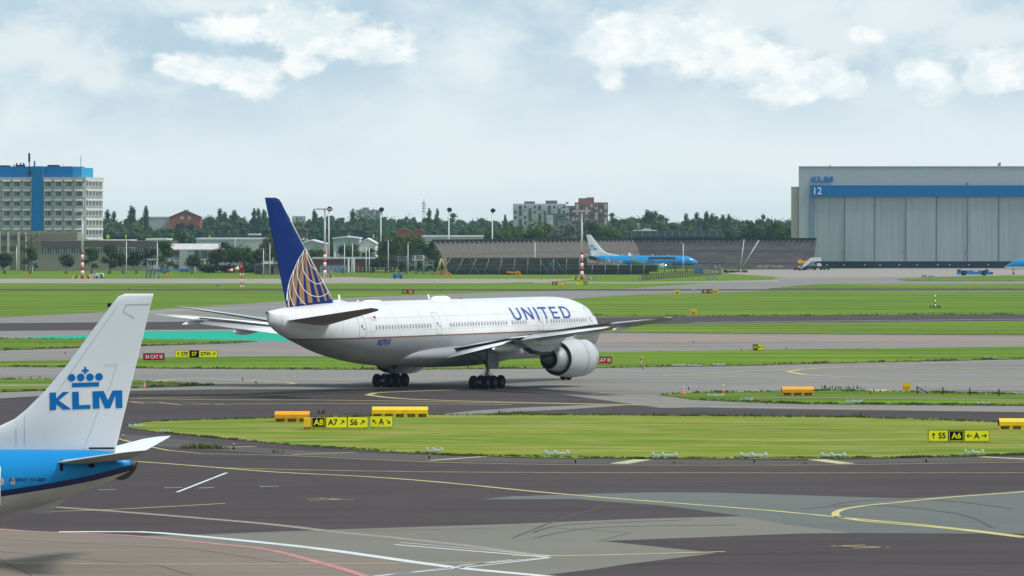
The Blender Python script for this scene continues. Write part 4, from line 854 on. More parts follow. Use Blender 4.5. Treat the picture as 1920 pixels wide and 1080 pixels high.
nb = MB(); flat_text(nb, '12', X(1523.5), X(1543.5), hz(364.3), hz(351.5), -.93, bold=.0); nb.build('hangar_number', M['white'], hg)
MB().prism([(X(1484),2,0),(-.05,2,0),(5.5,70,0),(X(1484)+5.5,70,0)], (0,0,hz(350))).build('annex', M['tan_wall'], hg)
for px, py0, py1 in ((1555,312,309.6),(1871,311.6,306),(1874,311.6,304),(1812,345,343.4)): MB().box(X(px), X(px)+.4, -.2 if py1 < 330 else -1.0, .3 if py1 < 330 else -.3, hz(py0+1.2), hz(py1)).build('roof_fitting', M['dark_in'], hg)
# ---- sloping sound barrier around the run-up area
sb = thing('sound_barrier', 'very long leaning brown barrier of weathered sheets around the far engine test bay', 'sound barrier', (0, 1500, 0))
def wall_seg(p0, p1, ztop, lean, n, thick=.5):
    """p: (x, y) at the top, bottom is lean metres nearer the inside"""
    mb = MB(); a, b = Vector((*p0, 0)), Vector((*p1, 0)); d = (b-a).normalized(); nrm = Vector((d.y, -d.x, 0))
    for i in range(n):
        q0 = a.lerp(b, i/n); q1 = a.lerp(b, (i+1)/n)
        for j in range(5):
            z0, z1 = ztop*j/5, ztop*(j+1)/5; o0 = nrm*lean*(1-j/5); o1 = nrm*lean*(1-(j+1)/5); o = nrm*(.10 if j % 2 else .0)
            v = [q0+o0+o+Vector((0,0,z0)), q1+o0+o+Vector((0,0,z0)), q1+o1+o+Vector((0,0,z1-.04)), q0+o1+o+Vector((0,0,z1-.04))]
            mb.add(v+[p-nrm*thick for p in v], [(0,1,2,3),(7,6,5,4),(0,4,5,1),(1,5,6,2),(2,6,7,3),(3,7,4,0)])
    return mb
Y0 = 1500
pA = (PX(813,1500), 0); pB = (PX(1190,1690), 190); pC = (PX(1531,1668), 168)
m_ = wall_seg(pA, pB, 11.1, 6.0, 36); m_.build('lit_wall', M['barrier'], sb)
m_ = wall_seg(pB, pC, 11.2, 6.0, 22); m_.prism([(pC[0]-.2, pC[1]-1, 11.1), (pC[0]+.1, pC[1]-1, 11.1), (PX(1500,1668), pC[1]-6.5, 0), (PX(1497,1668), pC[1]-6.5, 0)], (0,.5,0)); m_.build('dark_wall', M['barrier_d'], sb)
tr_ = MB()
for a, b, n in ((pA, pB, 46), (pB, pC, 34)):
    a, b = Vector((*a, 11.15)), Vector((*b, 11.2)); d = (b-a).normalized(); nr = Vector((d.y, -d.x, 0))
    tr_.obox(a, b, .9, .5)
    for i in range(n): q = a.lerp(b, (i+.5)/n); tr_.obox(q-nr*.2+Vector((0,0,-.2)), q+nr*1.3+Vector((0,0,-1.0)), .45, .35)
tr_.build('top_rail', M['dark_in'], sb)
for i, (x0, y0, x1, y1) in enumerate(((1395,449,1388,503),(1423,451,1390,503))):
    MB().tube((PX(x0,1662), 162, PZ(y0,1662)), (PX(x1,1658), 157.5, PZ(y1,1658)), .2).build('inclined_pole', M['steel'], sb)
g_ = MB(); flat_text(g_, 'HIER NIET DRAAIEN', PX(1419,1659), PX(1467,1659), PZ(501.5,1659), PZ(497.2,1659), 157.7, bold=.01, fit=False); g_.build('painted_writing', mat('faded pinkish lettering', (.42,.34,.35), .8, var=.2), sb)
# near wall: overhanging sheets on leaning posts
nw = thing('blast_fence', 'lower dark blast fence on leaning grey posts in front of the long brown barrier', 'blast fence', (0, 1490, 0))
m_ = MB(); 
for i in range(27):
    a, b = PX(838+14.6*i, 1490), PX(838+14.6*(i+1), 1490); tz = 5.15 if i < 18 else 3.1
    m_.add([(a,0,tz),(b,0,tz),(b,2.6,.9),(a,2.6,.9),(a,.5,tz+.15),(b,.5,tz+.15),(b,3.0,.9),(a,3.0,.9)], [(0,3,2,1),(4,5,6,7),(0,1,5,4)])
m_.build('sheet_wall', mat('grimy blue brown sheets', (.125,.115,.12), .8, var=.45, scale=.9, stretch=(.5,1,2.5), dirt=(.05,.06,.08), dirt_amt=.8, dirt_scale=.35), nw)
m_ = MB(); m_.box(PX(838,1490), PX(1218,1490), 1.9, 2.4, 0, 1.1); m_.build('plinth', mat('dark blue grey plinth', (.03,.04,.055), .7, var=.3), nw)
MB().box(PX(836,1490), PX(1101,1490), -.35, .25, 5.2, 5.55).build('top_beam', M['barrier'], nw)
for z in (1.9, 3.2): MB().box(PX(840,1490), PX(1215 if z < 3 else 1232,1490), -.55, -.4, z, z+.08).build('rail', M['post_g'], nw)
for i in range(16):
    px = 843+24.2*i; ph = 5.25 if px < 1102 else 3.2; lean = max(0, (1-i/6))*3.0
    MB().tube((PX(px,1490)-lean, -1.2, 0), (PX(px,1490)+.3, -.6, ph), .13, n=6).build('post', M['post_g'], nw)
for px in (900,1020,1030,1060,1045): MB().tube((PX(px,1490), -.8, .3), (PX(px+random.choice((-18,18)),1490), -.8, 4.8), .07, n=5).build('brace', M['steel_blue'], nw)
# ---- long dark building on the horizon behind the barrier
d = 1850; b = thing('office_building', 'low dark office block with flat white roof edge just above the brown barrier', 'building', (PX(1186,d), d, 0))
q = PX(1186,d); m_ = MB().box(0, PX(1354,d)-q, 0, 20, 0, PZ(433,d)); m_.build('wall', mat('slate blue cladding', (.05,.065,.085), .6, var=.08), b)
MB().box(0, PX(1354,d)-q, -.2, -.05, PZ(443.5,d), PZ(439.5,d)).build('window_band', M['win_dark'], b)
for i in range(12): MB().box(PX(1190+14*i,d)-q, PX(1190+14*i,d)-q+.3, -.35, -.2, PZ(444,d), PZ(433.5,d)).build('mullion', M['steel_blue'], b)
MB().box(PX(1188,d)-q, PX(1232,d)-q, 1, 9, PZ(433,d), PZ(431,d)).build('roof_edge', M['roof_w'], b)
MB().box(PX(1206,d)-q, PX(1221,d)-q, 2, 7, PZ(431,d), PZ(428.5,d)).build('roof_plant', M['wall_w'], b)
m_ = MB().tube((PX(1197,d)-q, 1, PZ(432,d)), (PX(1197,d)-q, 1, PZ(419,d)), .22, n=6); m_.box(PX(1194,d)-q, PX(1200,d)-q, .7, 1.3, PZ(421,d), PZ(418.5,d)); m_.build('mast', M['tan_wall'], b)
# ---- hotel-like tower with sculpted concrete bays
dT = 1760.0; a_ = R(-13); tw = thing('office_tower', 'tall concrete tower with hooded windows, blue stair shaft and blue roof storey', 'building', (PX(160,dT), dT, 0), a_)
s_ = F/dT; BW, FH = 4.12, 3.74; zt = PZ(332,dT); ns = 6
W_ = 58.0; body = MB(); body.box(-W_, -.0, .0, 21.5, 0, zt-.4)
body.box(-W_-.2, .3, -.5, 21.8, zt-1.3, zt)
hood = MB(); hood2 = MB(); hood3 = MB(); cols = []; x = -1.0
for i in range(4): cols.append(-2.6-BW*i)
core0, core1 = -16.9-4.3, -16.9
for i in range(8): cols.append(core0-2.3-BW*i)
side = [2.15+BW*.98*i for i in range(5)]
def bay(mb, cx, z, ax):                       # ax 0: front, 1: right side
    T = (lambda u, o, zz: (cx+u, -o, zz)) if ax == 0 else (lambda u, o, zz: (o, cx+u, zz))
    w2 = 1.72
    v = [T(-w2,0,z+2.75), T(w2,0,z+2.75), T(w2-.25,.95,z+2.1), T(-w2+.25,.95,z+2.1), T(-w2+.1,0,z+1.72), T(w2-.1,0,z+1.72), T(w2-.25,.95,z+1.85), T(-w2+.25,.95,z+1.85)]
    mb.add(v, [(0,1,2,3),(3,2,6,7),(4,7,6,5),(0,3,7,4),(1,5,6,2)])
    v = [T(-w2,0,z-.95), T(w2,0,z-.95), T(w2-.3,.45,z-.1), T(-w2+.3,.45,z-.1), T(-w2+.3,0,z+.05), T(w2-.3,0,z+.05)]
    mb.add(v, [(0,1,2,3),(3,2,5,4),(0,3,4),(1,5,2)])
    for sg in (-1, 1):
        v = [T(sg*w2,0,z+2.6), T(sg*(w2+.3),0,z+2.6), T(sg*(w2+.15),.35,z+2.2), T(sg*(w2+.15),.35,z-.4), T(sg*w2,0,z-.8), T(sg*(w2+.3),0,z-.8)]
        mb.add(v, [(0,2,3,4),(1,5,3,2)])
for fl in range(8):
    z = zt-3.55-FH*fl
    for cx in cols: bay(hood if cx > core0 else hood3, cx, z, 0)
    for cx in side: bay(hood2, cx, z, 1)
body.build('wall', M['conc_panel'], tw); hood.build('hooded_front', M['conc_panel'], tw); hood3.build('hooded_front', M['conc_panel'], tw); hood2.build('hooded_side', M['conc_panel'], tw)
for fl in range(6):
    z = zt-3.55-FH*fl
    for cx in cols[:7 if fl else 8]:
        w0 = MB().box(cx-1.2, cx+1.2, -.05, -.003, z+.05, z+1.75).build('window', M['win_dark'], tw); MB().box(cx-.42, cx-.26, -.12, -.052, z+.05, z+1.75).box(cx-1.2, cx-1.05, -.12, -.052, z+.05, z+1.75).build('window_frame', M['frame_w'], w0)
    for cx in side: MB().box(.003, .05, cx-1.15, cx+1.15, z+.05, z+1.75).build('window', M['win_dark'], tw)
MB().box(core0, core1, -.9, -.01, 5, zt+4.2).build('stair_shaft', M['tower_blue'], tw)
MB().box(-W_+4, -6.3, 3, 18, zt-.4, PZ(313,dT)+.3).build('plant_room', M['tower_blue'], tw)
MB().box(-6.28, -2.6, 3.3, 17.5, zt-.4, PZ(314,dT)).build('plant_room_end', M['tower_blue2'], tw)
rf = lambda px: (PX(px,dT)-PX(160,dT))
for px, y0, y1, r in ((10.5,313,308.5,.25),(16,313,304.5,.25),(24,313,304.5,.28),(30,313,304.5,.28),(51.5,313,301,.35),(108,313,306.5,.08),(143,313,292,.1)):
    MB().tube((rf(px), 5, PZ(y0,dT)-.3), (rf(px), 5, PZ(y1,dT)), r, n=7).build('chimney' if r > .2 else 'antenna', M['dark_in'] if px != 51.5 else M['tower_blue'], tw)
m_ = MB().tube((rf(46), 2, zt), (rf(46), 2, PZ(303,dT)), .22, n=6); m_.tube((rf(46), 2, PZ(303,dT)), (rf(46), 2, PZ(286.5,dT)), .42, n=8); m_.box(rf(42), rf(50), 1.5, 2.5, PZ(325,dT), PZ(323,dT)); m_.build('antenna_mast', M['dark_in'], tw)
for a, b_, h_ in ((-30,-27,.7),(-38,-33,.5),(-46,-44,.6),(-17,-13,.6)): MB().box(a, b_, 5, 8, PZ(313,dT)+.25, PZ(313,dT)+.3+h_).build('roof_unit', M['dark_in'], tw)
# ---- low buildings at the foot of the tower
d = 1640; b = thing('office_building', 'low tan office wing with dark windows and outside stairs below the concrete tower', 'building', (PX(-60,d), d, 0)); q = PX(-60,d); L = lambda px: PX(px,d)-q
MB().box(0, L(74), 0, 30, 0, PZ(434,d)).build('wall', M['olive_wall'], b)
MB().box(L(74), L(144), 3, 28, 0, PZ(434.5,d)).build('panelled_wall', mat('khaki corrugated wall', (.25,.24,.165), .8, var=.08), b)
for i in range(12): MB().box(L(76+5.8*i), L(76+5.8*i)+.15, 2.8, 3, PZ(451,d), PZ(435,d)).build('wall_rib', M['olive_wall'], b)
for yy in ((441,450),(462,470)):
    for x0, x1 in ((-40,-28),(-20,-6),(0,12),(16,31),(38,44)):
        f0 = MB().box(L(x0), L(x1), -.06, -.003, PZ(yy[1],d), PZ(yy[0],d)).build('window', M['win_dark'], b); MB().box(L(x0), L(x1), -.1, -.06, PZ(yy[0]+3,d), PZ(yy[0],d)).build('sun_blind', mat('brown blind', (.10,.07,.055), .8), f0)
for px in (-24,-3,13.5,33,46): MB().box(L(px), L(px)+.8, -.45, -.003, 0, PZ(435,d)).build('pilaster', M['tan_wall'], b)
st_ = MB()
for px in (48,60,75): st_.tube((L(px),-3,0), (L(px),-3,PZ(441,d)), .12, n=5)
for y0 in (441,456,470,484): st_.obox((L(47),-3,PZ(y0,d)), (L(76),-3,PZ(y0,d)), .9, .15)
for y0, sg in ((456,1),(470,-1),(484,1),(498,-1)): st_.obox((L(50 if sg > 0 else 72),-3,PZ(y0,d)), (L(72 if sg > 0 else 50),-3,PZ(y0-14+1,d)), .9, .18)
st_.build('outside_stairs', M['dark_in'], b)
d = 1610; b = thing('workshop_building', 'long low building with brown parapet, window strip and olive wall behind the tree row', 'building', (PX(66,d), d, 0)); q = PX(66,d); L = lambda px: PX(px,d)-q
MB().box(0, L(317), 0, 40, 0, PZ(466,d)).build('wall', M['olive_wall'], b); MB().box(L(76), L(317)+.1, -.5, 40.1, PZ(464.5,d), PZ(451.5,d)).build('parapet', M['brown_wall'], b)
wb = MB().box(L(77), L(316), -.05, -.003, PZ(474.5,d), PZ(465,d)).build('window_strip', M['win_dark'], b)
for i in range(48): MB().box(L(77+5*i), L(77+5*i)+.22, -.12, -.05, PZ(474.5,d), PZ(465,d)).build('window_bar', M['frame_w'] if i % 3 else M['steel_blue'], wb)
MB().box(0, L(40), .0, .0-.05, 0, 4).build('annex_face', M['brown_wall'], b) if 0 else None
# white halls
def hall(label, x0, x1, ytop, ybase, d, m_, depth=30, roof=None, gable=0, name='industrial_hall', extra=None):
    b = thing(name, label, 'building', (PX(x0,d), d, 0)); w = PX(x1,d)-PX(x0,d); zt_ = PZ(ytop,d)
    mb = MB()
    if gable:
        g_ = gable*d/F; mb.prism([(0,0,0),(w,0,0),(w,0,zt_-g_),(w/2,0,zt_),(0,0,zt_-g_)], (0,depth,0)); mb.build('wall', m_, b)
        r = MB(); r.prism([(-.4,-.5,zt_-g_-.1),(w/2,-.5,zt_+.03),(w+.4,-.5,zt_-g_-.1),(w+.4,-.5,zt_-g_+.35),(w/2,-.5,zt_+.55),(-.4,-.5,zt_-g_+.35)], (0,depth+1,0)); r.build('roof', roof or M['roof_w'], b)
    else:
        mb.box(0, w, 0, depth, 0, zt_-.6); mb.build('wall', m_, b); MB().box(-.2, w+.2, -.3, depth, zt_-.6, zt_).build('roof', roof or M['roof_w'], b)
    return b, w, zt_
b, w, z = hall('white low building with pale roof, bay windows and brown annex behind small trees', 316, 412, 487, 506, 1600, M['wall_w'], 20)
d = 1600; q = PX(316,d); L = lambda px: PX(px,d)-q
MB().add([(0,-.1,PZ(467.5,d)),(L(412),-.1,PZ(467.5,d)),(L(412),14,PZ(457,d)),(0,14,PZ(457,d)),(0,-.1,PZ(469,d)),(L(412),-.1,PZ(469,d))],[(0,1,2,3),(0,4,5,1)]).build('sloping_roof', M['conc_panel'], b)
MB().box(0.01, L(412)-.01, .3, 13, PZ(487,d)-.05, PZ(468.5,d)-.1).build('upper_storey', M['wall_w'], b); MB().box(L(318), L(336), -1.5, -.01, PZ(478,d), PZ(470,d)).build('brown_annex', M['brick'], b)
for x0, x1, y0, y1 in ((365,373,484,470),(377,385,484,470),(386,389,484,471),(340,347,486,475),(345,349,502,476),(326,334,503,496)): MB().box(L(x0), L(x1), -.35, -.02 if x0 < 340 else .29, PZ(y0,d), PZ(y1,d)).build('window', M['win_dark'], b)
MB().box(L(337), L(352), -2.2, -.01, 0, PZ(469.5,d)).build('stair_block', M['steel'], b); MB().box(L(358), L(400), -2.2, -.01, PZ(487.5,d), PZ(485.5,d)).build('canopy', M['wall_w'], b)
for px in (366,375,384,392): MB().box(L(px), L(px)+.3, -2.1, -1.8, 0, PZ(487.5,d)).build('canopy_post', M['white'], b)
MB().box(L(383), L(391), -.3, -.02, 0, PZ(489,d)).build('door', M['tan_wall'], b)
hall('pale grey hall with saw-tooth white roof edge behind the dark round trees', 368, 440, 446, 470, 1750, M['clad'])
hall('white hall with long flat roof between the dark trees and the blue tail', 440, 505, 446, 470, 1760, M['wall_w'])
hall('white storage hall with low gable left of the first light mast', 560, 608, 452, 500, 1720, M['wall_w'], gable=6)
hall('grey white hall with pitched roof behind the tall red and white mast', 625, 673, 445.5, 500, 1700, M['clad'], gable=2)
hall('small white gabled hall between the grey hall and the bushes', 673, 704, 449, 500, 1705, M['white'], gable=9)
hall('small white gabled shed in the gap left of the bushes', 548, 582, 450, 480, 1800, M['roof_w'], gable=5)
hall('white flat roofed hall peeping out left of the brown barrier', 792, 905, 441.5, 470, 1780, M['wall_w'])
hall('long bright white roof just right of the concrete tower', 188, 244, 449.5, 470, 1730, M['roof_w'])
hall('small bright white roof between two dark trees left of centre', 274, 312, 447, 470, 1735, M['roof_w'])
def navyhall(label, x0, x1, y0, posts, d=1900):
    b, w, z = hall(label, x0, x1, y0, 480, d, M['navy_wall'], 25, roof=M['navy_wall']); q = PX(x0,d)
    for px, w2 in posts: MB().box(PX(px,d)-q, PX(px+w2,d)-q, -1, -.35, PZ(447,d), PZ(y0-1.2,d)).build('lime_panel', M['lime'], b)
navyhall('dark navy hall with lime green post near the concrete tower', 192, 275, 441.5, [(200,5),(235,2.5)])
navyhall('dark navy hall with one lime post behind the white roofs', 365, 508, 442, [(392,2.5)])
navyhall('dark navy hall with two lime posts right of the light mast', 628, 704, 441, [(653,2.5),(699,2.8)])
b, w, z = hall('dark red brick building with white roof line behind the big tail', 585, 700, 482.5, 510, 1560, M['brick'], 15, roof=M['wall_w'])
d = 1560; q = PX(585,d)
for px in (652,659,662): MB().box(PX(px,d)-q, PX(px+3.5,d)-q, -.4, -.02, 0, PZ(484,d)).build('white_column', M['white'], b)
MB().box(PX(600,d)-q, PX(655,d)-q, -.2, -.02, 0, PZ(497,d)).build('grey_base', M['steel_blue'], b)
b, w, z = hall('small brown brick substation with dark blue doors left of the big tail', 477, 531, 495, 515, 1500, mat('brown brick', (.17,.125,.10), .8, var=.12), 8, roof=M['brown_wall'], name='substation')
d = 1500; q = PX(477,d)
for x0, x1, mm in ((479,492,'navy_wall'),(508.5,512.5,'black')): MB().box(PX(x0,d)-q, PX(x1,d)-q, -.1, -.02, 0, PZ(498,d)).build('door', M[mm], b)
for x0 in (495,503): MB().box(PX(x0,d)-q, PX(x0+6,d)-q, 2, 4, PZ(495,d), PZ(490.5,d)).build('roof_unit', M['steel_w'], b)
# far town
def flats(label, x0, x1, ytop, d, m1, m2, tops, rows, cols_, name='apartment_block', bal=True):
    b = thing(name, label, 'building', (PX(x0,d), d, 0)); q = PX(x0,d); w = PX(x1,d)-q; z = PZ(ytop,d)
    MB().box(0, w, 0, 14, 0, z).build('wall', m1, b)
    for a, c, y in tops: MB().box(PX(a,d)-q, PX(c,d)-q, 2, 12, z, PZ(y,d)).build('roof_storey', m2, b)
    for i in range(cols_):
        cx = w*(i+.5)/cols_; ww = w/cols_
        MB().box(cx-ww*.30, cx+ww*.30, -.25 if i % 2 else -.05, -.01, 3, z-1).build('bay', m2 if i % 2 else M['conc_panel'], b)
        for j in range(rows):
            zz = z-1.6-3.0*j
            MB().box(cx-ww*.24, cx+ww*.24, -.4, -.26, zz-1.0, zz+.5).build('window', M['win_dark'] if (i+j) % 3 else M['wall_w'], b)
            if bal and i % 2 == 0: MB().box(cx-ww*.3, cx+ww*.3, -1.3, -.42, zz-2.0, zz-1.35).build('balcony', M['wall_w'], b)
    return b
fw = mat('grey brown facade', (.22,.20,.19), .8, var=.1); fp = mat('slate facade', (.11,.125,.145), .8, var=.1); fr2 = mat('dull red facade', (.24,.10,.09), .8, var=.1)
flats('wide grey and white apartment block on the horizon, left of the red one', 962, 1062, 382, 2600, M['conc_panel'], fp, [(983,1003,377.5),(1023,1045,376),(1062,1066,379)], 6, 11)
flats('low dark blue grey block below the apartments on the horizon', 1020, 1062, 400, 2450, fp, fp, [], 1, 2, name='office_building', bal=False)
flats('narrow grey link building between two apartment blocks on the horizon', 1058, 1080, 386, 2640, fp, fw, [], 4, 2, bal=False)
flats('red and slate apartment block with white balconies, tallest on the horizon', 1078, 1140, 379.5, 2600, fr2, fr2, [(1085,1100,371.5),(1100,1114,370)], 7, 7)
flats('distant long brown apartment block with roof storeys behind the treetops', 667, 716, 393.5, 3300, fw, fw, [(679,691,389),(674,677,391.5),(698,701,391.5)], 4, 9, bal=False)
flats('distant small pale block between treetops right of the big tail', 548, 572, 405, 3200, M['wall_w'], fw, [], 3, 4, bal=False)
b, w, z = hall('red brick gabled house above the trees left of the big tail', 318, 376, 396, 440, 2500, M['brick_r'], 12, roof=M['rooftile'], gable=12, name='brick_house')
for px in (338,352): MB().box(PX(px,2500)-PX(318,2500), PX(px+6,2500)-PX(318,2500), -.1, -.02, PZ(411,2500), PZ(406,2500)).build('window', M['wall_w'], b)
for px in (345,350): MB().box(PX(px,2500)-PX(318,2500), PX(px+2,2500)-PX(318,2500), 3, 4, z-1, PZ(393,2500)).build('chimney', M['dark_in'], b)
hall('long white roofed building attached left of the red gabled house', 268, 322, 406, 440, 2510, M['wall_w'])
for x0, x1, y, lab in ((742,772,430,'red pitched roof between dark trees right of centre left'), (776,796,431,'small second red roof just right of the larger red roof')):
    hall(lab, x0, x1, y, 450, 2000, M['brick_r'], 10, roof=M['brick_r'], gable=5, name='house')
hall('small grey pitched roof behind the trees right of the big tail', 560, 575, 429, 450, 2000, M['rooftile'], 10, roof=M['rooftile'], gable=4, name='house')
hall('pale blue roofed shed behind the round trees left', 466, 486, 438, 450, 1950, M['steel'], 10, name='shed')
# telecom mast
d = 3000; b = thing('telecom_mast', 'slim grey telecom mast rising from distant trees', 'mast', (PX(795,d), d, 0)); m_ = MB()
for sx in (-1, 1):
    for sy in (-1, 1): m_.tube((sx*1.2, sy*1.2, 0), (sx*.5, sy*.5, PZ(378,d)), .16, n=5)
for i in range(14): z = 6+i*1.9; m_.obox((-1,-1,z), (1,-1,z+1.6), .12, .12); m_.obox((-1.1,-1.1,z), (1.1,-1.1,z), .12, .12)
m_.tube((0,0,PZ(380,d)), (0,0,PZ(371.5,d)), .18, n=6); m_.build('lattice', M['steel'], b)
for y in (380,385,390,396): MB().lathe((0,0,PZ(y,d)), (0,0,1), [(-.7,.2),(-.7,1.1),(.7,1.1),(.7,.2)], n=8).build('antenna_ring', M['steel_w'], b)
# ------------------------------------------------------------------ trees
TM = {}
def leafmats(key, c):
    if key not in TM:
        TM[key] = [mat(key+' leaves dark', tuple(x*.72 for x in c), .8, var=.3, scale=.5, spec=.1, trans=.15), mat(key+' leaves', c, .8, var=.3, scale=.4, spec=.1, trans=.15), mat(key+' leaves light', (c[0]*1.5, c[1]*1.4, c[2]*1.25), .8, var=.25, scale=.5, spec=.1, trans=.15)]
    return TM[key]
def crown_into(mb, blobs, n, leaf, rnd, off=(0,0,0)):
    ox_, oy_, oz_ = off; tot = sum(b[3]*b[5] for b in blobs)
    for (cx, cy, cz, rx, ry, rz) in blobs:
        tone = rnd.choice((0,1,1,1,2)); k = max(6, int(n*rx*rz/tot))
        # rough opaque core
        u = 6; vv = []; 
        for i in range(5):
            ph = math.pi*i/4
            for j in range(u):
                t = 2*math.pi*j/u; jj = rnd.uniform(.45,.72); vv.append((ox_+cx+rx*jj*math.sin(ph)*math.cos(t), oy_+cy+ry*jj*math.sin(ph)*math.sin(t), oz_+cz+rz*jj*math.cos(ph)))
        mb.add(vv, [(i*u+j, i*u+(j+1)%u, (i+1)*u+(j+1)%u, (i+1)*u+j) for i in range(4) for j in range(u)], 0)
        for _ in range(k):
            t = rnd.uniform(0, 6.283); c = rnd.uniform(-1, 1); s = math.sqrt(1-c*c); rr = rnd.uniform(.62, 1.0) if rnd.random() < .85 else rnd.uniform(1.0,1.18)
            d_ = Vector((s*math.cos(t), s*math.sin(t), c)); p = Vector((ox_+cx+rx*rr*d_.x, oy_+cy+ry*rr*d_.y, oz_+cz+rz*rr*d_.z))
            nn = (d_+Vector((rnd.uniform(-.8,.8), rnd.uniform(-.8,.8), rnd.uniform(-.5,.9)))).normalized(); a = nn.orthogonal().normalized(); b_ = nn.cross(a)
            L_ = leaf*rnd.uniform(.6, 1.4); W2 = L_*rnd.uniform(.4,.8)
            tn = tone if rnd.random() < .6 else rnd.choice((0,1,2))
            mb.add([p-a*L_*.5, p+b_*W2*.5, p+a*L_*.5, p-b_*W2*.5], [(0,1,2,3)], tn)
def blobs_for(kind, h, r, rnd):
    out = []; zb = h*.22
    if kind == 'poplar':
        for i in range(7): t = i/6; rr = r*(.95-.38*abs(t-.45)); out.append((rnd.uniform(-.35,.35)*r, rnd.uniform(-.35,.35)*r, zb*.6+(h-zb*.6)*(.08+.84*t), rr*1.1, rr*1.1, h*.11))
    elif kind == 'birch':
        for i in range(9): t = rnd.random(); rr = r*rnd.uniform(.35,.55); a = rnd.uniform(0,6.28); q = r*.55*(1-.6*t); out.append((q*math.cos(a), q*math.sin(a), zb*.9+(h-zb*.9)*(.12+.8*t), rr, rr, rr*1.25))
    elif kind == 'bush':
        for i in range(9): a = rnd.uniform(0,6.28); q = r*rnd.uniform(.1,.72); rr = r*rnd.uniform(.3,.5); out.append((q*math.cos(a), q*math.sin(a), h*rnd.uniform(.25,.72), rr, rr, h*.26))
    else:
        out.append((0,0,h*.56,r*.78,r*.78,h*.36))
        for i in range(14):
            a = rnd.uniform(0,6.28); t = rnd.uniform(-.7,1); q = r*.66*math.sqrt(max(0,1-t*t*.62)); rr = r*rnd.uniform(.30,.46); out.append((q*math.cos(a), q*math.sin(a), h*(.55+.27*t), rr, rr, max(rr*.8, h*.11)))
    return out
def make_tree(name, label, kind, key, c, h, r, n, leaf, seed, group=None, cat='tree'):
    rnd = random.Random(seed); t = thing(name, label, cat, (0,0,0), 0, group)
    mb = MB(); crown_into(mb, blobs_for(kind, h, r, rnd), n, leaf, rnd); mb.build('crown', leafmats(key, c), t, fix=False)
    tk = MB(); hh = h*.55; tr_ = .16+.018*h
    tk.tube((0,0,0), (.1*r,0,hh*.55), tr_, tr_*.75, n=7); tk.tube((.1*r,0,hh*.55), (0,.05*r,hh*1.3), tr_*.75, tr_*.3, n=6)
    for i in range(5): a = rnd.uniform(0,6.28); z0 = hh*rnd.uniform(.45,1.0); tk.tube((.08*r,0,z0), (r*.6*math.cos(a), r*.6*math.sin(a), z0+h*.22), tr_*.4, tr_*.12, n=5)
    tk.build('trunk', M['bark'] if kind != 'birch' else M['bark_b'], t); return t
M['bark'] = mat('grey brown bark', (.07,.06,.05), .9, var=.3); M['bark_b'] = mat('pale birch bark', (.35,.34,.31), .8, var=.3)
GREENS = {'deep': (.030,.052,.014), 'mid': (.050,.092,.016), 'fresh': (.070,.125,.016), 'brownish': (.062,.060,.022), 'silver': (.135,.15,.12), 'blue': (.050,.095,.045), 'purple': (.040,.024,.030), 'olive': (.088,.11,.025)}
protos = {}
def tree(kind, key, px, ytop, w, d, label, base=None):
    h = PZ(ytop, d); r = w*d/F/2*(1.28 if kind == 'birch' else 1.0); pk = (kind, key); first = pk not in protos
    nm = {'poplar': 'poplar_tree', 'birch': 'birch_tree', 'bush': 'bush', 'round': 'broadleaf_tree'}[kind]
    gp = {'poplar': 'poplars on the horizon', 'birch': 'small trees in a row before the low buildings', 'bush': 'bushes beside the test bay', 'round': 'trees between and behind the far buildings'}[kind]
    if pk not in protos:
        bh, br = 20.0, 7.0
        if kind == 'poplar': bh, br = 20.0, 1.9
        if kind == 'birch': bh, br = 9.0, 2.3
        if kind == 'bush': bh, br = 9.0, 7.0
        protos[pk] = (make_tree(nm, label, kind, key, GREENS[key], bh, br, {'poplar': 900, 'birch': 900, 'bush': 1300, 'round': 1900}[kind], {'poplar': .9, 'birch': .55, 'bush': .65, 'round': .95}[kind], hash(kind+key) % 97 if 0 else sum(map(ord, kind+key)), gp, 'bush' if kind == 'bush' else 'tree'), bh, br)
    o, bh, br = protos[pk]; sc = (r/br, r/br, h/bh)
    if first: o.location = (PX(px,d), d, 0); o.scale = sc; o['label'] = label
    else: dup(o, (PX(px,d), d, 0), random.uniform(0,6.28), label, sc)
row = [(8,468,'leftmost tree of the row, cut by the left edge, before the tan wing'),(56,466,'small dark tree beside the outside stairs of the tan wing'),(124,471,'small round tree left of the red and white mast foot'),(171,467,'small tree just right of the red and white mast foot'),
       (205,458,'wispy tall birch, second right of the red and white mast'),(231,468,'small dark tree left of the pale lamp pole'),(255,464,'dark round tree right of the pale lamp pole'),(283,465,'brownish tree just behind the steel platform tower'),(308,455,'tallest tree at the right end of the row, beside the low building'),(360,472,'single dark round tree before the white low building')]
for i, (px, yt, lab) in enumerate(row): tree('birch', ('deep','mid','deep','mid','brownish','deep','deep','brownish','mid','deep')[i], px, yt, (34,30,29,32,33,26,30,32,36,32)[i], 1525, lab)
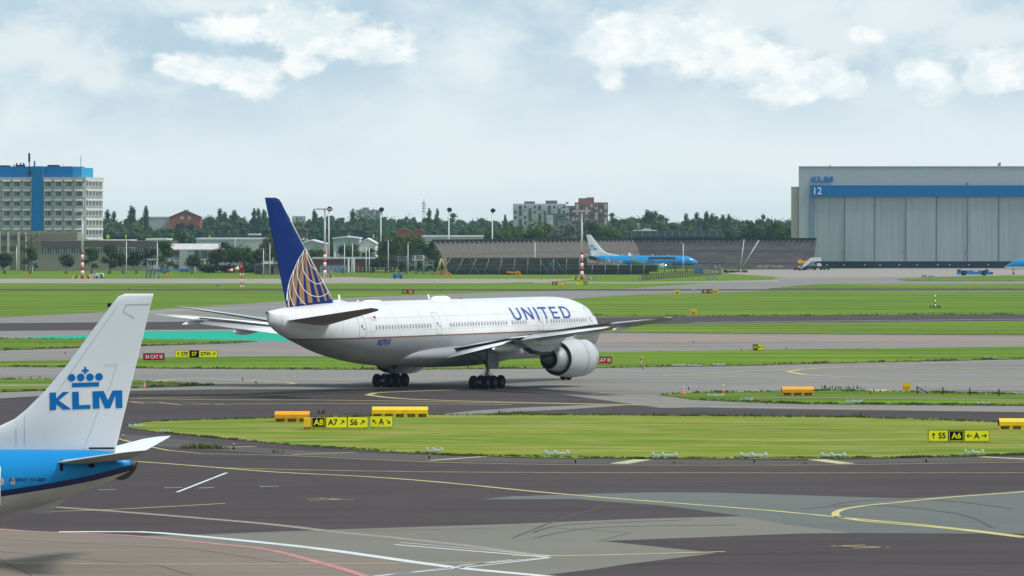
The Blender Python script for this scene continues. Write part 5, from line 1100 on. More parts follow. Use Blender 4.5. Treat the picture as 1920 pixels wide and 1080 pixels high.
rnd_ = [('round','brownish',408,460,40,1530,'brown green tree right of the white low building'),('round','deep',430,448,52,1550,'large dark tree behind the windsock'),('round','mid',456,452,46,1540,'dark bushy tree just right of the windsock'),('round','brownish',482,462,40,1545,'brownish tree behind the substation left part'),('round','olive',507,437,46,1600,'airy olive tree touching the big tail at its left'),
  ('round','mid',276,427,46,1850,'dark tree between the two bright white roofs'),('round','blue',338,419,66,1900,'large rounded grey green tree above the white low building'),('round','purple',350,411,60,2350,'purple leaved tree under the red gabled house'),('round','mid',575,436,60,1800,'tree right beside the big tail above white halls'),('round','deep',612,437,44,1790,'dark tree behind the tall red and white mast'),('round','mid',654,447,46,1660,'tree in front of the grey white pitched hall'),('round','deep',566,478,26,1580,'small dark tree right of the tail near the brick building'),
  ('round','mid',733,426,62,1700,'large green tree right of the second light mast'),('round','mid',777,430,48,1720,'green tree beside the red roofs'),('round','deep',808,446,40,1650,'dark tree at the left tip of the brown barrier'),('round','olive',826,432,28,1800,'small olive tree behind the barrier left end'),
  ('round','mid',893,420,34,1850,'dark tree above the barrier left of the light mast'),('round','mid',924,416,56,1840,'tree right around the fourth light mast above the barrier'),('round','fresh',955,412,40,1850,'bright green tree right of the fourth light mast'),('round','fresh',1008,401,72,1800,'large fresh green tree below the grey apartment block'),
  ('round','silver',1062,402,62,1780,'silvery willow with grey leaves left of the white tail'),('round','silver',1088,392,64,1830,'tallest silvery tree beside the red and white striped mast'),('round','deep',1118,408,60,1800,'dark tree below the red apartment block'),('round','mid',1150,416,52,1790,'green tree at the left end of the dark office block'),('round','mid',1197,420,34,1900,'small tree behind the roof mast of the office block'),
  ('round','mid',1237,410,36,1950,'pointed green tree above the dark office block'),('round','olive',1290,415,44,1950,'olive tree above the middle of the dark office block'),('round','mid',1334,424,42,1930,'tree at the right end of the dark office block'),('round','deep',1372,426,40,1900,'dark tree right of the office block behind the barrier'),
  ('round','deep',1410,410,56,1900,'dark tall tree left of the hangar group of trees'),('round','deep',1443,410,56,1890,'dark tree in the clump left of the hangar'),('round','mid',1472,408,44,1880,'tree touching the tan side of the hangar'),
  ('round','deep',545,466,40,1590,'dark tree filling the gap at the right edge of the big tail'),('round','mid',592,458,38,1640,'leafy tree left of the red and white mast near the tail'),('round','deep',690,462,34,1640,'dark tree hiding the small gabled hall'),('round','olive',530,452,40,1650,'olive tree mostly hidden behind the big tail'),('bush','brownish',722,470,62,1560,'big brown green bush left of the steel stairs'),('bush','brownish',752,472,60,1570,'brown bush behind the blue grey steel stairs'),('bush','deep',700,482,44,1555,'dark bush left of the big brown bush'),('bush','brownish',792,470,54,1575,'brown bush behind the white steel stairs'),('bush','mid',826,474,44,1580,'green bush under the left end of the barrier')]
for a in rnd_: tree(a[0], a[1], a[2], a[3], a[4], a[5], a[6])
pops = [(200,393,13),(212,396,12),(246,386,12),(252,389,9),(272,386,11),(276,391,10),(414,391,13),(437,394,15),(420,397,12),(478,391,12),(486,391,11),(497,393,13),(588,392,9),(593,397,9),(660,392,14),(806,391,11),(819,391,9),(948,402,8),(1213,393,16),(1222,396,12),(1288,400,12),(1308,398,14),(1323,396,12),(1334,400,12),(1357,402,12),(1366,401,10)]
nth = ['leftmost','second','third','fourth','fifth','sixth','seventh','eighth','ninth','tenth','eleventh','twelfth','thirteenth','fourteenth','fifteenth','sixteenth','seventeenth','eighteenth','nineteenth','twentieth','twenty-first','twenty-second','twenty-third','twenty-fourth','twenty-fifth','rightmost']
for i, (px, yt, w) in enumerate(pops): tree('poplar', 'blue', px, yt+2.5, w, 2500, nth[sorted(range(len(pops)), key=lambda k: pops[k][0]).index(i)]+' of the slender poplars sticking out of the far treeline')
# the far wood: reads as one mass
def wood():
    mb = MB(); rnd = random.Random(5)
    prof = [(-300,402),(150,400),(190,398),(225,412),(262,402),(300,412),(330,414),(378,408),(400,398),(440,400),(470,403),(505,398),(545,412),(585,402),(615,398),(650,408),(690,401),(740,405),(768,400),(790,412),(812,404),(850,408),(880,414),(900,404),(930,410),(960,405),(1000,412),(1060,410),(1140,402),(1180,407),(1210,398),(1250,404),(1290,405),(1330,402),(1380,404),(1420,408),(1484,404),(1560,405),(2300,405)]
    for rowi, d in enumerate((2350,2500,2680,2850,3050)):
        px = -260.0
        while px < 1620:
            lim = interp([(p[0], float(p[1])) for p in prof], px)[0]+{0:13,1:6,2:0,3:-3,4:-4}[rowi]+rnd.uniform(-4,5)
            h = PZ(lim, d); r = rnd.uniform(5,10); kind = 'round' if rnd.random() < .975 else 'poplar'
            if kind == 'poplar': r *= .5; h *= 1.03
            n0 = len(mb.m); crown_into(mb, blobs_for(kind, h, r, rnd), 260, 1.1, rnd, (PX(px,d), d+rnd.uniform(-40,40), 0))
            g = rnd.choice((0,0,1,2)); 
            for q in range(n0, len(mb.m)): mb.m[q] += 3*g
            px += r*2*F/d*rnd.uniform(.45,.8)
    ms = leafmats('blue', GREENS['blue'])+leafmats('grey green', (.062,.105,.055))+leafmats('soft olive', (.09,.135,.045))
    o = mb.build('far_wood', ms, fix=False); o['kind'] = 'stuff'
wood()
def undergrowth():
    mb = MB(); rnd = random.Random(9)
    for x0, x1, d, h, nst in ((540,830,1590,6,16),(380,480,1560,3.5,10),(1380,1484,1860,9,12),(200,560,1980,7,26),(560,840,1950,8,26),(840,1490,1960,9,34)):
        for i in range(nst):
            px = x0+(x1-x0)*(i+rnd.random())/nst; r = rnd.uniform(4,7); crown_into(mb, blobs_for('bush', h*rnd.uniform(.7,1.1), r, rnd), 160, .9, rnd, (PX(px,d), d+rnd.uniform(-8,8), -.3))
    o = mb.build('undergrowth', leafmats('deep', GREENS['deep']), fix=False); o['kind'] = 'stuff'
undergrowth()
# ------------------------------------------------------------------ small things
def sc(py): return F/dep(py)
# ---- airfield signs
def sign(label, x0, x1, yb, yt, panels, rz=0., group='airfield guidance signs', name='airfield_sign', blank=None):
    d = dep(yb); k = d/F; X, _ = G(x0, yb); t = thing(name, label, 'sign', (X, d, GZ if yb < 900 else 0), rz, group)
    Wd = (x1-x0)*k; hgt = (yb-yt)*k; foot = .10*hgt; tot = sum(p[2] for p in panels); cx = 0.
    for bg, txt, wf in panels:
        pw = Wd*wf/tot; fg = 'ink' if bg == 'sign_y' else ('sign_y' if bg == 'sign_k' else 'white')
        b = MB(); b.box(cx+.01, cx+pw-.01, 0, .25, foot, hgt); pn = b.build('sign_panel', M['black'], t)
        bt = .035*hgt; MB().box(cx+.01+bt, cx+pw-.01-bt, -.014, -.003, foot+bt, hgt-bt).build('sign_face', M[bg if bg != 'orange' else 'orange'], pn)
        if bg == 'sign_k':
            e = MB()
            for q in ((cx+.05,cx+.08,foot+.05,hgt-.05),(cx+pw-.08,cx+pw-.05,foot+.05,hgt-.05),(cx+.08,cx+pw-.08,foot+.05,foot+.08),(cx+.08,cx+pw-.08,hgt-.08,hgt-.05)): e.box(q[0],q[1],-.019,-.015,q[2],q[3])
            if d < 500: e.build('sign_border', M['sign_y'], pn)
        if txt:
            m_ = MB(); hh = hgt-foot; flat_text(m_, txt, cx+pw*.10, cx+pw*.90, foot+hh*.24, foot+hh*.78, -.022, bold=.022); m_.build('sign_lettering', M[fg], pn)
        for fx in (.15, .85): MB().tube((cx+pw*fx, .12, -.02), (cx+pw*fx, .12, foot+.02), .035, n=6).build('leg', M['steel'], t)
        cx += pw
    return t
s1 = sign('row of yellow and black signs reading A8, A7 and S6 before an orange block', 583.5, 690.5, 806, 782.5, [('sign_k','A8',27),('sign_y','A7 /',40),('sign_y','S6 /',39)], R(2.5))
sign('single yellow sign with letter A between two slanting arrows', 693, 737, 804.5, 781, [('sign_y','{ A }',44)], R(2.5))
sign('yellow and black sign reading S5, A6 and A with arrows on the right', 1740, 1855, 831, 807.5, [('sign_y','^ S5',38),('sign_k','A6',29),('sign_y','< A >',47)], -.01)
sign('yellow and black sign reading S7E, S7 and S7W, left behind the white fin', 328.5, 408, 672.5, 657.5, [('sign_y','^ S7E',27),('sign_k','S7',17),('sign_y','S7W /',35)])
sign('red sign reading 24 CAT III beside the white fin', 268, 308.5, 677.5, 663, [('sign_r','24 CAT III',40)])
sign('red sign reading CAT III partly hidden by the engine', 1100, 1147.5, 683.5, 669.5, [('sign_r','24',17),('sign_r','CAT III',30)])
sign('small black and yellow sign at the grass edge, right of the wing tip', 1411.5, 1431.5, 658, 646.5, [('sign_k','S7A',9),('sign_y','34 ^',11)])
sign('tiny black and red sign above the middle of the white fuselage', 754, 776.5, 551.5, 543.5, [('sign_k','G5',9),('sign_r','S4',13)])
sign('tiny red and black sign on the far grass, right of centre', 1316, 1336, 551, 543.5, [('sign_r','S4',12),('sign_k','G5',8)])
sign('tiny black and orange sign left of the far yellow one', 1035, 1060.5, 535.5, 529, [('sign_k','G4',9),('orange','> G4',16)])
sign('tiny yellow and black sign beside the path, below the striped mast', 1080.5, 1101, 534.5, 528.5, [('sign_y','> G4',13),('sign_k','G6',7)])
sign('small black sign box near the top of the white fin, left of it', 201, 209, 577, 569, [('sign_k','',8)])
sign('small black sign box just right of the white fin top', 262, 272, 572.5, 565, [('sign_k','',8)])
for x0, lab in ((836.5,'tiny orange sign reading M3 beside the yellow A-frame'),(967,'tiny orange sign reading M2 under the middle of the blast fence'),(1086.5,'tiny orange sign reading M1 at the foot of the striped mast right of centre'),(50,'tiny orange sign on the grass near the far left edge'),(312,'tiny orange sign right of the steel platform tower'),(446,'tiny orange sign beside the windsock mast')):
    m_ = {836.5:'M3',967:'M2',1086.5:'M1',50:'M',312:'M',446:'M'}[x0]; yb = 519.5
    d = dep(yb); k = d/F; t = thing('stand_sign', lab, 'sign', (PX(x0,d), d, 0), 0, 'far orange stand signs')
    p_ = MB().box(0, 10.5*k, 0, .2, .35, 6.2*k).build('sign_panel', M['orange'], t); z_ = MB(); flat_text(z_, m_, .2, 10.5*k-.2, .55, 5.6*k, -.02, bold=.03); z_.build('sign_lettering', M['ink'], p_)
    for fx in (.2, 10.5*k-.3): MB().box(fx, fx+.1, .05, .15, 0, .36).build('leg', M['black'], t)
# ---- stop sign and the little wire fence on the right
d = dep(739.5); k = d/F; t = thing('stop_sign', 'upright orange board reading STOP on two thin legs beside the wire fence', 'sign', (PX(1692,d), d, GZ))
Wd = 15.5*k; b_ = MB().box(0, Wd, 0, .04, 5*k, 21*k).build('sign_board', mat('amber board', (.82,.46,.01), .6), t)
for s_, z0, z1 in (('STOP',14.8,18.5),('',11,13.2),('',7.4,9.4)):
    z_ = MB()
    if s_: flat_text(z_, s_, Wd*.2, Wd*.8, z0*k, z1*k, -.01, bold=.03)
    else:
        for q in range(9): z_.box(Wd*(.14+.082*q), Wd*(.185+.082*q), -.012, -.003, z0*k+(q%3)*.03, z1*k-(q%2)*.05); z_.build('sign_lettering', mat('dark red lettering', (.25,.02,.01), .6), b_)
for fx in (.15, .85): MB().tube((Wd*fx, .02, 0), (Wd*fx, .02, 6*k), .03, n=6).build('leg', M['steel'], t)
d = dep(739.5); t = thing('wire_fence', 'low dark wire fence with thin posts right of the orange stop board', 'fence', (PX(1719.5,d), d, GZ)); q = PX(1719.5,d)
for i, (px, yb) in enumerate(((1719.5,739),(1768,740),(1818.5,741.5),(1873,743.5),(1930,746),(1990,749))):
    dd = dep(yb); MB().tube((PX(px,dd)-q, dd-d, 0), (PX(px,dd)-q, dd-d, 13.5*dd/F), .06, n=6).build('post', M['dark_in'], t)
MB().tube((0,0,13.0*d/F), (19*d/F, -.5, 0.1), .05, n=6).build('stay', M['dark_in'], t)
m_ = MB()
for z in (.12,.32,.52): m_.tube((0,0,z), (PX(1990,dep(749))-q, dep(749)-d, z), .012, n=4)
m_.build('wire', M['dark_in'], t)
# ---- big orange and yellow barrier blocks
def block(label, x0, x1, yb, yt, mk, first=None):
    d = dep(yb); k = d/F; t = thing('barrier_block', label, 'barrier', (PX(x0,d), d, GZ), 0, 'big painted concrete barrier blocks'); Wd = (x1-x0)*k; h = (yb-yt)*k*.93; D = 1.3
    mb = MB(); nn = max(2, round((x1-x0)/22)); zr = h*.33
    prof = [(0,zr),(0,h*.72),(.28,h),(D-.28,h),(D,h*.72),(D,zr)]
    mb.prism([(0,y,z) for y,z in prof], (Wd,0,0))
    cell = Wd/nn
    for i in range(nn+1):
        a = 0 if i == 0 else cell*i-cell*.15; b = Wd if i == nn else (cell*.12 if i == 0 else cell*i+cell*.15); mb.box(a, b, .03, D-.03, 0, zr+.01)
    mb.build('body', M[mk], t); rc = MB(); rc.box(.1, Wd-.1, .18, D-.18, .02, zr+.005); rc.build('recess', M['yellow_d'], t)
    for i in range(0, nn, max(1, nn//2)):
        cx = cell*i+cell*(.05 if i == 0 else 0)+.12
        for o in (0,.14): MB().box(cx+o, cx+o+.07, .005, .028, zr*.35, zr*.6).build('lifting_hole', M['black'], t)
    for e in (.0, Wd-.04): MB().prism([(e-(.01 if e == 0 else -.01),y,z) for y,z in ((.02,zr),(.02,h*.72),(.29,h-.02),(D-.29,h-.02),(D-.02,h*.72),(D-.02,zr))], (.04,0,0)).build('end_cap', M['dark_in'], t)
block('orange barrier block left of the yellow one, behind the A8 sign', 515, 580.5, 792, 771.5, 'orange')
block('long yellow barrier block behind the sign with two arrows', 697.5, 802.5, 783, 763, 'yellow')
block('orange barrier block on the narrow grass strip right of the engine', 1466.5, 1526, 742.5, 725.5, 'orange')
block('yellow orange barrier block cut off by the right edge', 1874, 1962, 806, 785, 'yellow')
d = dep(806.5); MBx = thing('sign_box', 'squat yellow rusty box joined to the left end of the A8 sign', 'box', (PX(569.5,d), d+.05, GZ)); k = d/F
MB().box(0, 13*k, 0, .8, .08, 21.5*k).build('housing', M['yellow'], MBx); MB().box(-.02, 13*k+.01, -.01, .3, 0, 5*k).build('base', mat('rusty yellow', (.22,.13,.03), .8, var=.5, scale=6), MBx)
# ---- small yellow cabinets on the far grass
for px, yb, w_, h_, lab in ((1265,553,9,8.5,'small yellow cabinet on the far grass, left of the tiny red sign'),(1295,590.5,11,9.5,'small yellow cabinet near the runway edge, right of the wing tip'),(1337,550.5,9,7,'small yellow cabinet right behind the tiny red and black sign')):
    d = dep(yb); k = d/F; t = thing('cabinet', lab, 'cabinet', (PX(px,d), d, GZ), 0, 'small yellow cabinets'); MB().box(0, w_*k, 0, .8, .3*k, h_*k).box(-.1, w_*k+.1, -.06, .86, (h_-1.6)*k, (h_-.2)*k).build('body', M['yellow'], t); MB().box(w_*k*.2, w_*k*.8, -.02, -.003, 1.6*k, 4.5*k).build('door', M['yellow_d'], t)
for px, yb, lab in ((1297,548.5,'grey box'),):
    d = dep(yb); k = d/F; t = thing('cabinet', 'small pale blue grey box left of the tiny red sign', 'cabinet', (PX(px,d), d, GZ)); MB().box(0, 8*k, 0, .8, .25, 6*k).build('body', M['steel'], t); MB().box(.1, 8*k-.1, -.02, -.003, .5, 4*k).build('door', M['steel_blue'], t)
for x0, yb, w_, h_, lab in ((1096,525.5,8.5,7,'left grey cabinet beside the foot of the striped mast'),(1110,524.5,7,5.5,'right grey cabinet beside the foot of the striped mast'),(1324,524,8,6,'left grey cabinet near the end of the palisade fence'),(1336,524,8.5,6,'right grey cabinet near the end of the palisade fence'),(1729,521.5,8.5,5,'left grey box on the grass before the hangar'),(1740.5,524.5,11,7,'right larger grey box on the grass before the hangar'),(1197,526,5,6,'grey post box at the left end of the palisade fence'),(617,514.5,8,7,'grey box on the grass beside the tall mast'),(240,544.5,4,4,'tiny grey box on the left far grass'),(405,537.5,6,5,'tiny pale box on the far grass left of the tail')):
    d = dep(yb); k = d/F; t = thing('cabinet', lab, 'cabinet', (PX(x0,d), d, 0), 0, 'grey cabinets on the far grass'); MB().box(0, w_*k, 0, 1, .35, h_*k).box(-.08, w_*k+.08, -.08, 1.08, h_*k, h_*k+.12).build('body', M['steel'], t)
    for fx in (.1, w_*k-.3): MB().box(fx, fx+.18, .2, .4, 0, .36).build('leg', M['steel_blue'], t)
# ---- low white light bars along the grass edge
proto = None
bars = [(797,831,847.5),(1018,1069,853.5),(1219,1272,857.5),(1384,1441,857.5),(1536,1588,857.5),(1806,1846,851.5),(240,268,801),(1388,1412,751.5),(1585,1618,755),(1325,1358,743.5),(1830,1856,759),(300,318,812),(1260,1285,686.5),(1290,1316,687),(1335,1360,685.5),(1845,1868,673)]
names_ = ['below the A arrows sign','just left of the frame centre','just right of the frame centre','third from the right along the big island','second from the right along the big island','near the S5 sign','at the left tip of the big island','on the narrow strip left','on the narrow strip under the orange block','beside the red and white cones','on the narrow strip near the right edge','left on the big island near the fin','by the upper grass strip, left one','by the upper grass strip, middle one','by the upper grass strip, right one','by the upper grass strip near the right edge']
for i, (x0, x1, yb) in enumerate(bars):
    d = dep(yb); wl = (x1-x0)*d/F
    if proto is None:
        proto = thing('light_bar', '', 'light bar', (0,0,0), 0, 'low white light bars at the grass edges')
        m_ = MB(); m_.tube((-.5,0,.16), (.5,0,.16), .045, n=7); m_.box(-.46,.46,-.14,.14,.03,.07); m_.build('rail', mat('pale blue grey bar paint', (.42,.48,.50), .6), proto)
        for q in (-.4,-.05,.4):
            l_ = MB().lathe((q,0,.16), (0,0,1), [(0,.03),(.06,.05),(.16,.05),(.2,.02),(.21,.005)], n=10).build('lamp', mat('pale blue lamp glass', (.45,.55,.62), .3), proto)
            MB().tube((q,0,-.03), (q,0,.16), .03, n=6).build('foot', M['steel'], proto)
        t = proto
    else: t = copy_tree(proto)
    t.location = (PX((x0+x1)/2,d), d, GZ); t.scale = (wl, 1.6, .62 if d > 340 else .8); t['label'] = 'low white light bar '+names_[i]
# ---- edge markers, cones
def stick(label, px, yb, h, r, bands, name='marker_post', cat='marker', group=None, base=None):
    d = dep(yb); k = d/F; t = thing(name, label, cat, (PX(px,d), d, .01), 0, group); n_ = len(bands); 
    for i, mm in enumerate(bands): MB().tube((0,0,h*k*i/n_), (0,0,h*k*(i+1)/n_), r*k, n=10).build('band', M[mm], t)
    if base: MB().lathe((0,0,0), (0,0,1), [(0,r*k*2.4),(.08,r*k*2.2),(.12,r*k*1.2)], n=12).build('base', M[base], t)
    return t
M['navy_post'] = mat('dark blue post', (.01,.03,.22), .5)
stick('blue and yellow edge marker right of the white fin', 231, 828, 13, 1.1, ['yellow','navy_post','navy_post','yellow'], group='blue and yellow edge markers')
stick('blue and yellow edge marker left below the A8 sign', 438, 842.5, 11, 1.1, ['yellow','navy_post','navy_post','yellow'], group='blue and yellow edge markers', base='black')
def cone(label, px, yb, h, grp):
    d = dep(yb); k = d/F; t = thing('traffic_cone', label, 'cone', (PX(px,d), d, .03), 0, grp); H_ = h*k*.85
    MB().lathe((0,0,0), (0,0,1), [(0,.24),(.05,.24),(.06,.15),(H_*.45,.09),(H_*.45,.0)], n=12).build('foot', M['cone_o'], t)
    for i, mm in enumerate(('white','redw','white')): MB().tube((0,0,H_*(.42+.19*i)), (0,0,H_*(.42+.19*(i+1))), .085, n=8).build('band', M[mm], t)
cone('left red and white striped cone post at the tip of the narrow grass strip', 1280.5, 739, 15.5, 'red and white cone posts'); cone('right red and white striped cone post near the orange block', 1355, 736.5, 17, 'red and white cone posts')
cone('orange cone on the small left grass strip beside the white fin', 271, 726.5, 10, 'orange cones on the left strip'); cone('orange cone further right on the small left grass strip', 347.5, 722.5, 9, 'orange cones on the left strip')
lights = [(1291,731.5),(1079,868.5),(1414,868),(1737,867.5),(805,861),(1205,692.5),(455,714),(480,721),(1437,757.5),(1546,728),(1632,739),(1866,625),(1300,643),(1474,655.5),(1390,658.5),(1549,679),(1708,673),(73,644),(78,645.5),(122,664),(630,540),(780,556),(827,546.5),(852,547),(1053,541),(1340,540),(1170,548),(1190,547.5),(1210,546.5),(58,711.5),(75,710),(1500,531),(1812,543),(1960,700),(560,545),(330,540),(1015,525),(814,530),(1701,524),(1560,534)]
lp = None
for i, (px, yb) in enumerate(lights):
    d = dep(yb); k = max(.35, 5.0*d/F*.55) if d < 900 else 5.5*d/F*.5
    if lp is None:
        lp = thing('edge_light', '', 'ground light', (0,0,0), 0, 'small stubby taxiway edge lights')
        MB().tube((0,0,0), (0,0,.6), .14, n=8).build('stem', M['dark_in'], lp); MB().lathe((0,0,.6), (0,0,1), [(0,.2),(.2,.22),(.38,.12),(.42,.01)], n=10).build('lamp', mat('amber lamp lens', (.35,.09,.02), .4), lp); t = lp
    else: t = copy_tree(lp)
    t.location = (PX(px,d), d, .02); t.scale = (k, k, k); t['label'] = 'small dark stubby taxiway edge light standing on pavement or short grass'
# ---- tall masts and lamps
def striped(label, px, yb, yt, name='flood_mast'):
    d = dep(yb); k = d/F; t = thing(name, label, 'mast', (PX(px,d), d, 0), 0, 'tall white masts with red banded foot'); Hh = (yb-yt)*k; z = 0
    n_ = 7; bh = (yb-470 if yb-yt > 100 else 50)*k/n_
    for i in range(n_): MB().tube((0,0,bh*i), (0,0,bh*(i+1)), .50-.02*i, .50-.02*(i+1), n=10).build('band', M['redw' if i % 2 == 0 else 'white'], t)
    MB().tube((0,0,bh*n_), (0,0,Hh), .36, .22, n=10).build('pole', M['steel_w'], t)
    hd = MB().obox((-2.6,-.3,Hh-.1), (2.6,-.3,Hh-.1), .5, .25).build('head_beam', M['steel'], t)
    for q in (-2.3,-1.4,-.5,.5,1.4,2.3): MB().box(q-.32, q+.32, -.95, -.3, Hh-.45, Hh-.05).build('floodlight', mat('warm lamp housing', (.5,.42,.33), .5), hd)
    for q in (-1, 1):
        m_ = MB()
        for j in range(3): m_.prism([(q*(.8+.95*j),-1,0),(q*(1.25+.95*j),-1,0),(q*(.75+.95*j)-q*.1,-1,1.0),(q*(.45+.95*j),-1,1.0)], (0,.1,0), j % 2)
        m_.build('hazard_board', [M['yellow'], M['black']], t)
    return t
striped('white flood mast with red banded foot before the concrete tower, at the left', 154.5, 522, 395)
striped('white flood mast with red banded foot in front of the distant white tail', 1091, 524, 394)
striped('white mast with red banded foot just right of the big blue tail', 609, 521, 391)
def lightmast(label, px, yb, yt, d=None, grp='tall grey light masts with dark heads'):
    d = d or dep(yb); k = d/F; t = thing('light_mast', label, 'mast', (PX(px,d), d, 0), 0, grp); Hh = (H-(yt-YH)*k)
    MB().tube((0,0,0), (0,0,Hh-.6), .33, .20, n=8).build('pole', M['steel_w'], t)
    m_ = MB().lathe((.35,0,Hh), (.35,0,1), [(-.9,.2),(-.8,.55),(.0,.95),(.6,.7),(.8,.1)], n=8); m_.box(-.7,.1,-.5,.5,Hh-.4,Hh+.3); m_.build('lamp_head', M['dark_in'], t); return t
for px, yt, d, lab in ((616.5,391.5,1600,'grey light mast right beside the red banded mast near the blue tail'),(714,392.5,1700,'grey light mast between big tail and the bushes'),(841.5,393,1760,'grey light mast rising behind the left part of the brown barrier'),(923,394.5,1770,'grey light mast rising behind the middle of the brown barrier')): lightmast(lab, px, 0, yt, d)
def lamp(label, px, yb, yt, arm=0, r=.16, mm='steel_w'):
    d = dep(yb); k = d/F; t = thing('lamp_post', label, 'lamp post', (PX(px,d), d, 0), 0, 'thin pale lamp posts before the far buildings'); Hh = (yb-yt)*k
    MB().tube((0,0,0), (0,0,Hh), r, r*.7, n=7).build('pole', M[mm], t); a = arm*k
    if arm: MB().path([(0,0,Hh-.05),(a*.3,0,Hh+.35),(a,0,Hh+.3)], .09, n=6, ).build('arm', M[mm], t)
    MB().box(a-.55, a+.55, -.2, .2, Hh+(.22 if arm else -.05), Hh+(.42 if arm else .12)).build('lamp_head', M['steel'], t)
for px, yb, yt, arm, lab in ((31,515.5,460,0,'thin lamp post left of the outside stairs'),(237,517,453,-3,'thin lamp post between the row trees right of the tower'),(295,515,455,-2,'thin lamp post behind the steel platform tower'),(61.5,515,498,0,'short post near the tan office wing'),(494,517,468,-2,'thin lamp post before the brick substation'),(506,515,456,0,'thin lamp post left of the big tail'),(646,516,458,-5,'curved lamp post right of the brick building'),(628,510,470,1,'leaning thin post by the brick building'),(661,512,455,0,'thin tall post at the white columns'),(686.5,515,464,-4,'left post of the close pair before the bushes'),(692.5,515,463,3,'right post of the close pair before the bushes'),
   (765,515,456,3,'lamp post before the blue grey stairs'),(773,500,456,-3,'short curved lamp post behind the stairs'),(807.5,500,452,-4,'lamp post behind the white stairs'),(1003,514,454,-1.5,'lamp post before the blast fence middle'),(1281,510,457,-4,'lamp post before the nose of the distant blue airliner'),(728,512,452,-4,'thin lamp post over the brown bushes')): lamp(lab, px, yb, yt, arm)
# ---- windsock
d = dep(540); k = d/F; t = thing('windsock', 'red and white windsock on a red and white lattice mast', 'windsock', (PX(453.5,d), d, 0)); Z = lambda py: (540-py)*k
for i in range(6):
    m_ = MB(); z0, z1 = Z(540-5.6*i), Z(540-5.6*(i+1))
    for sx in (-.35,.35): m_.tube((sx,0,z0), (sx,0,z1), .07, n=5); m_.tube((sx,.6,z0), (sx,.6,z1), .07, n=5)
    m_.tube((-.35,0,z0), (.35,0,z1), .05, n=5); m_.build('mast_section', M['redw' if i % 2 else 'white'], t)
MB().tube((0,.3,Z(507)), (0,.3,Z(497)), .06, n=6).build('swivel', M['redw'], t)
a0 = Vector((0,.3,Z(500))); a1 = Vector((-28*k,.3,Z(507.5))); 
for i in range(5):
    p, q = a0.lerp(a1, i/5), a0.lerp(a1, (i+1)/5); sag = -.0; MB().tube(p+Vector((0,0,-.25*math.sin(i/5*3.1))), q+Vector((0,0,-.25*math.sin((i+1)/5*3.1))), (.62-.07*i)*1.0, (.62-.07*(i+1)), n=12).build('sock_section', M['redw' if i % 2 == 0 else 'white'], t)
# ---- steel stairs, towers, scaffolds
def gantry(label, x0, x1, yb, yt, mm, d=None, flip=1, name='steel_stairs'):
    d = d or dep(yb); k = d/F; t = thing(name, label, 'steel stairs', (PX(x0,d), d, 0), 0, 'steel access stairs by the test bay'); w = (x1-x0)*k; h = (yb-yt)*k; r = .11
    fr = MB()
    for x in (0, w*.45, w*.5, w):
        for y in (0, 2.2): fr.tube((x,y,0), (x,y,h if x < w*.6 else h*.72), r, n=5)
    fr.tube((0,0,h*.02), (w*.5,0,h*.48), r*.6, n=5); fr.tube((w,0,h*.02), (w*.5,0,h*.5), r*.6, n=5); fr.build('frame', M[mm], t)
    MB().box(-.9, w*.5, -.2, 2.4, h*.74, h*.79).build('top_platform', M[mm], t); MB().box(w*.45, w+.2, -.2, 2.4, h*.47, h*.51).build('middle_platform', M[mm], t)
    MB().obox((w*.38,.6,h*.76), (w*.80,.6,h*.48), .9, .2).build('stair_flight', M[mm], t); MB().obox((w*.7,1.6,h*.48), (w*.3,1.6,0), .9, .2).build('stair_flight', M[mm], t)
    rl = MB()
    for z in (h*.88, h*.98): rl.tube((-.9,-.2,z), (w*.5,-.2,z), .07, n=4); rl.tube((w*.5,-.2,z), (w*.85,-.2,z-h*.25), .06, n=4)
    for x in (-.9, w*.12, w*.3, w*.5): rl.tube((x,-.2,h*.77), (x,-.2,h*.98), .06, n=4)
    for z in (h*.6,h*.68): rl.tube((w*.5,-.2,z), (w+.2,-.2,z), .06, n=4)
    rl.build('railing', M[mm], t)
    if flip < 0: t.scale.x = -1; t.location.x += w
    return t
gantry('blue grey steel stairs in front of the brown bushes', 747, 781, 514.5, 480, 'steel_blue')
gantry('white steel stairs and platform beside the yellow A-frame', 778, 812, 514, 479, 'steel_w')
gantry('grey rolling stairs left under the distant blue airliner', 1128, 1160, 514, 487, 'steel')
gantry('grey rolling stairs right under the distant blue airliner', 1152, 1178, 514, 489, 'steel', flip=1)
# yellow A-frame
d = dep(515); k = d/F; t = thing('lifting_frame', 'yellow steel A-frame on an orange base before the blast fence', 'A-frame', (PX(813,d), d, 0)); u = lambda px: (px-813)*k; m_ = MB()
for x in (819,824,835,839): m_.tube((u(x),.8 if x in (824,835) else 0,.8), (u(827.5+(x-829)*.08),.4,30*k), .22, n=6)
m_.build('frame', mat('pale yellow steel', (.42,.36,.10), .6, var=.1), t); MB().box(0, u(843), -.6, 1.8, .3, .9).box(u(819), u(836), -.2, 1.3, .9, 1.3).build('base', mat('ochre steel base', (.38,.20,.04), .7, var=.15), t)
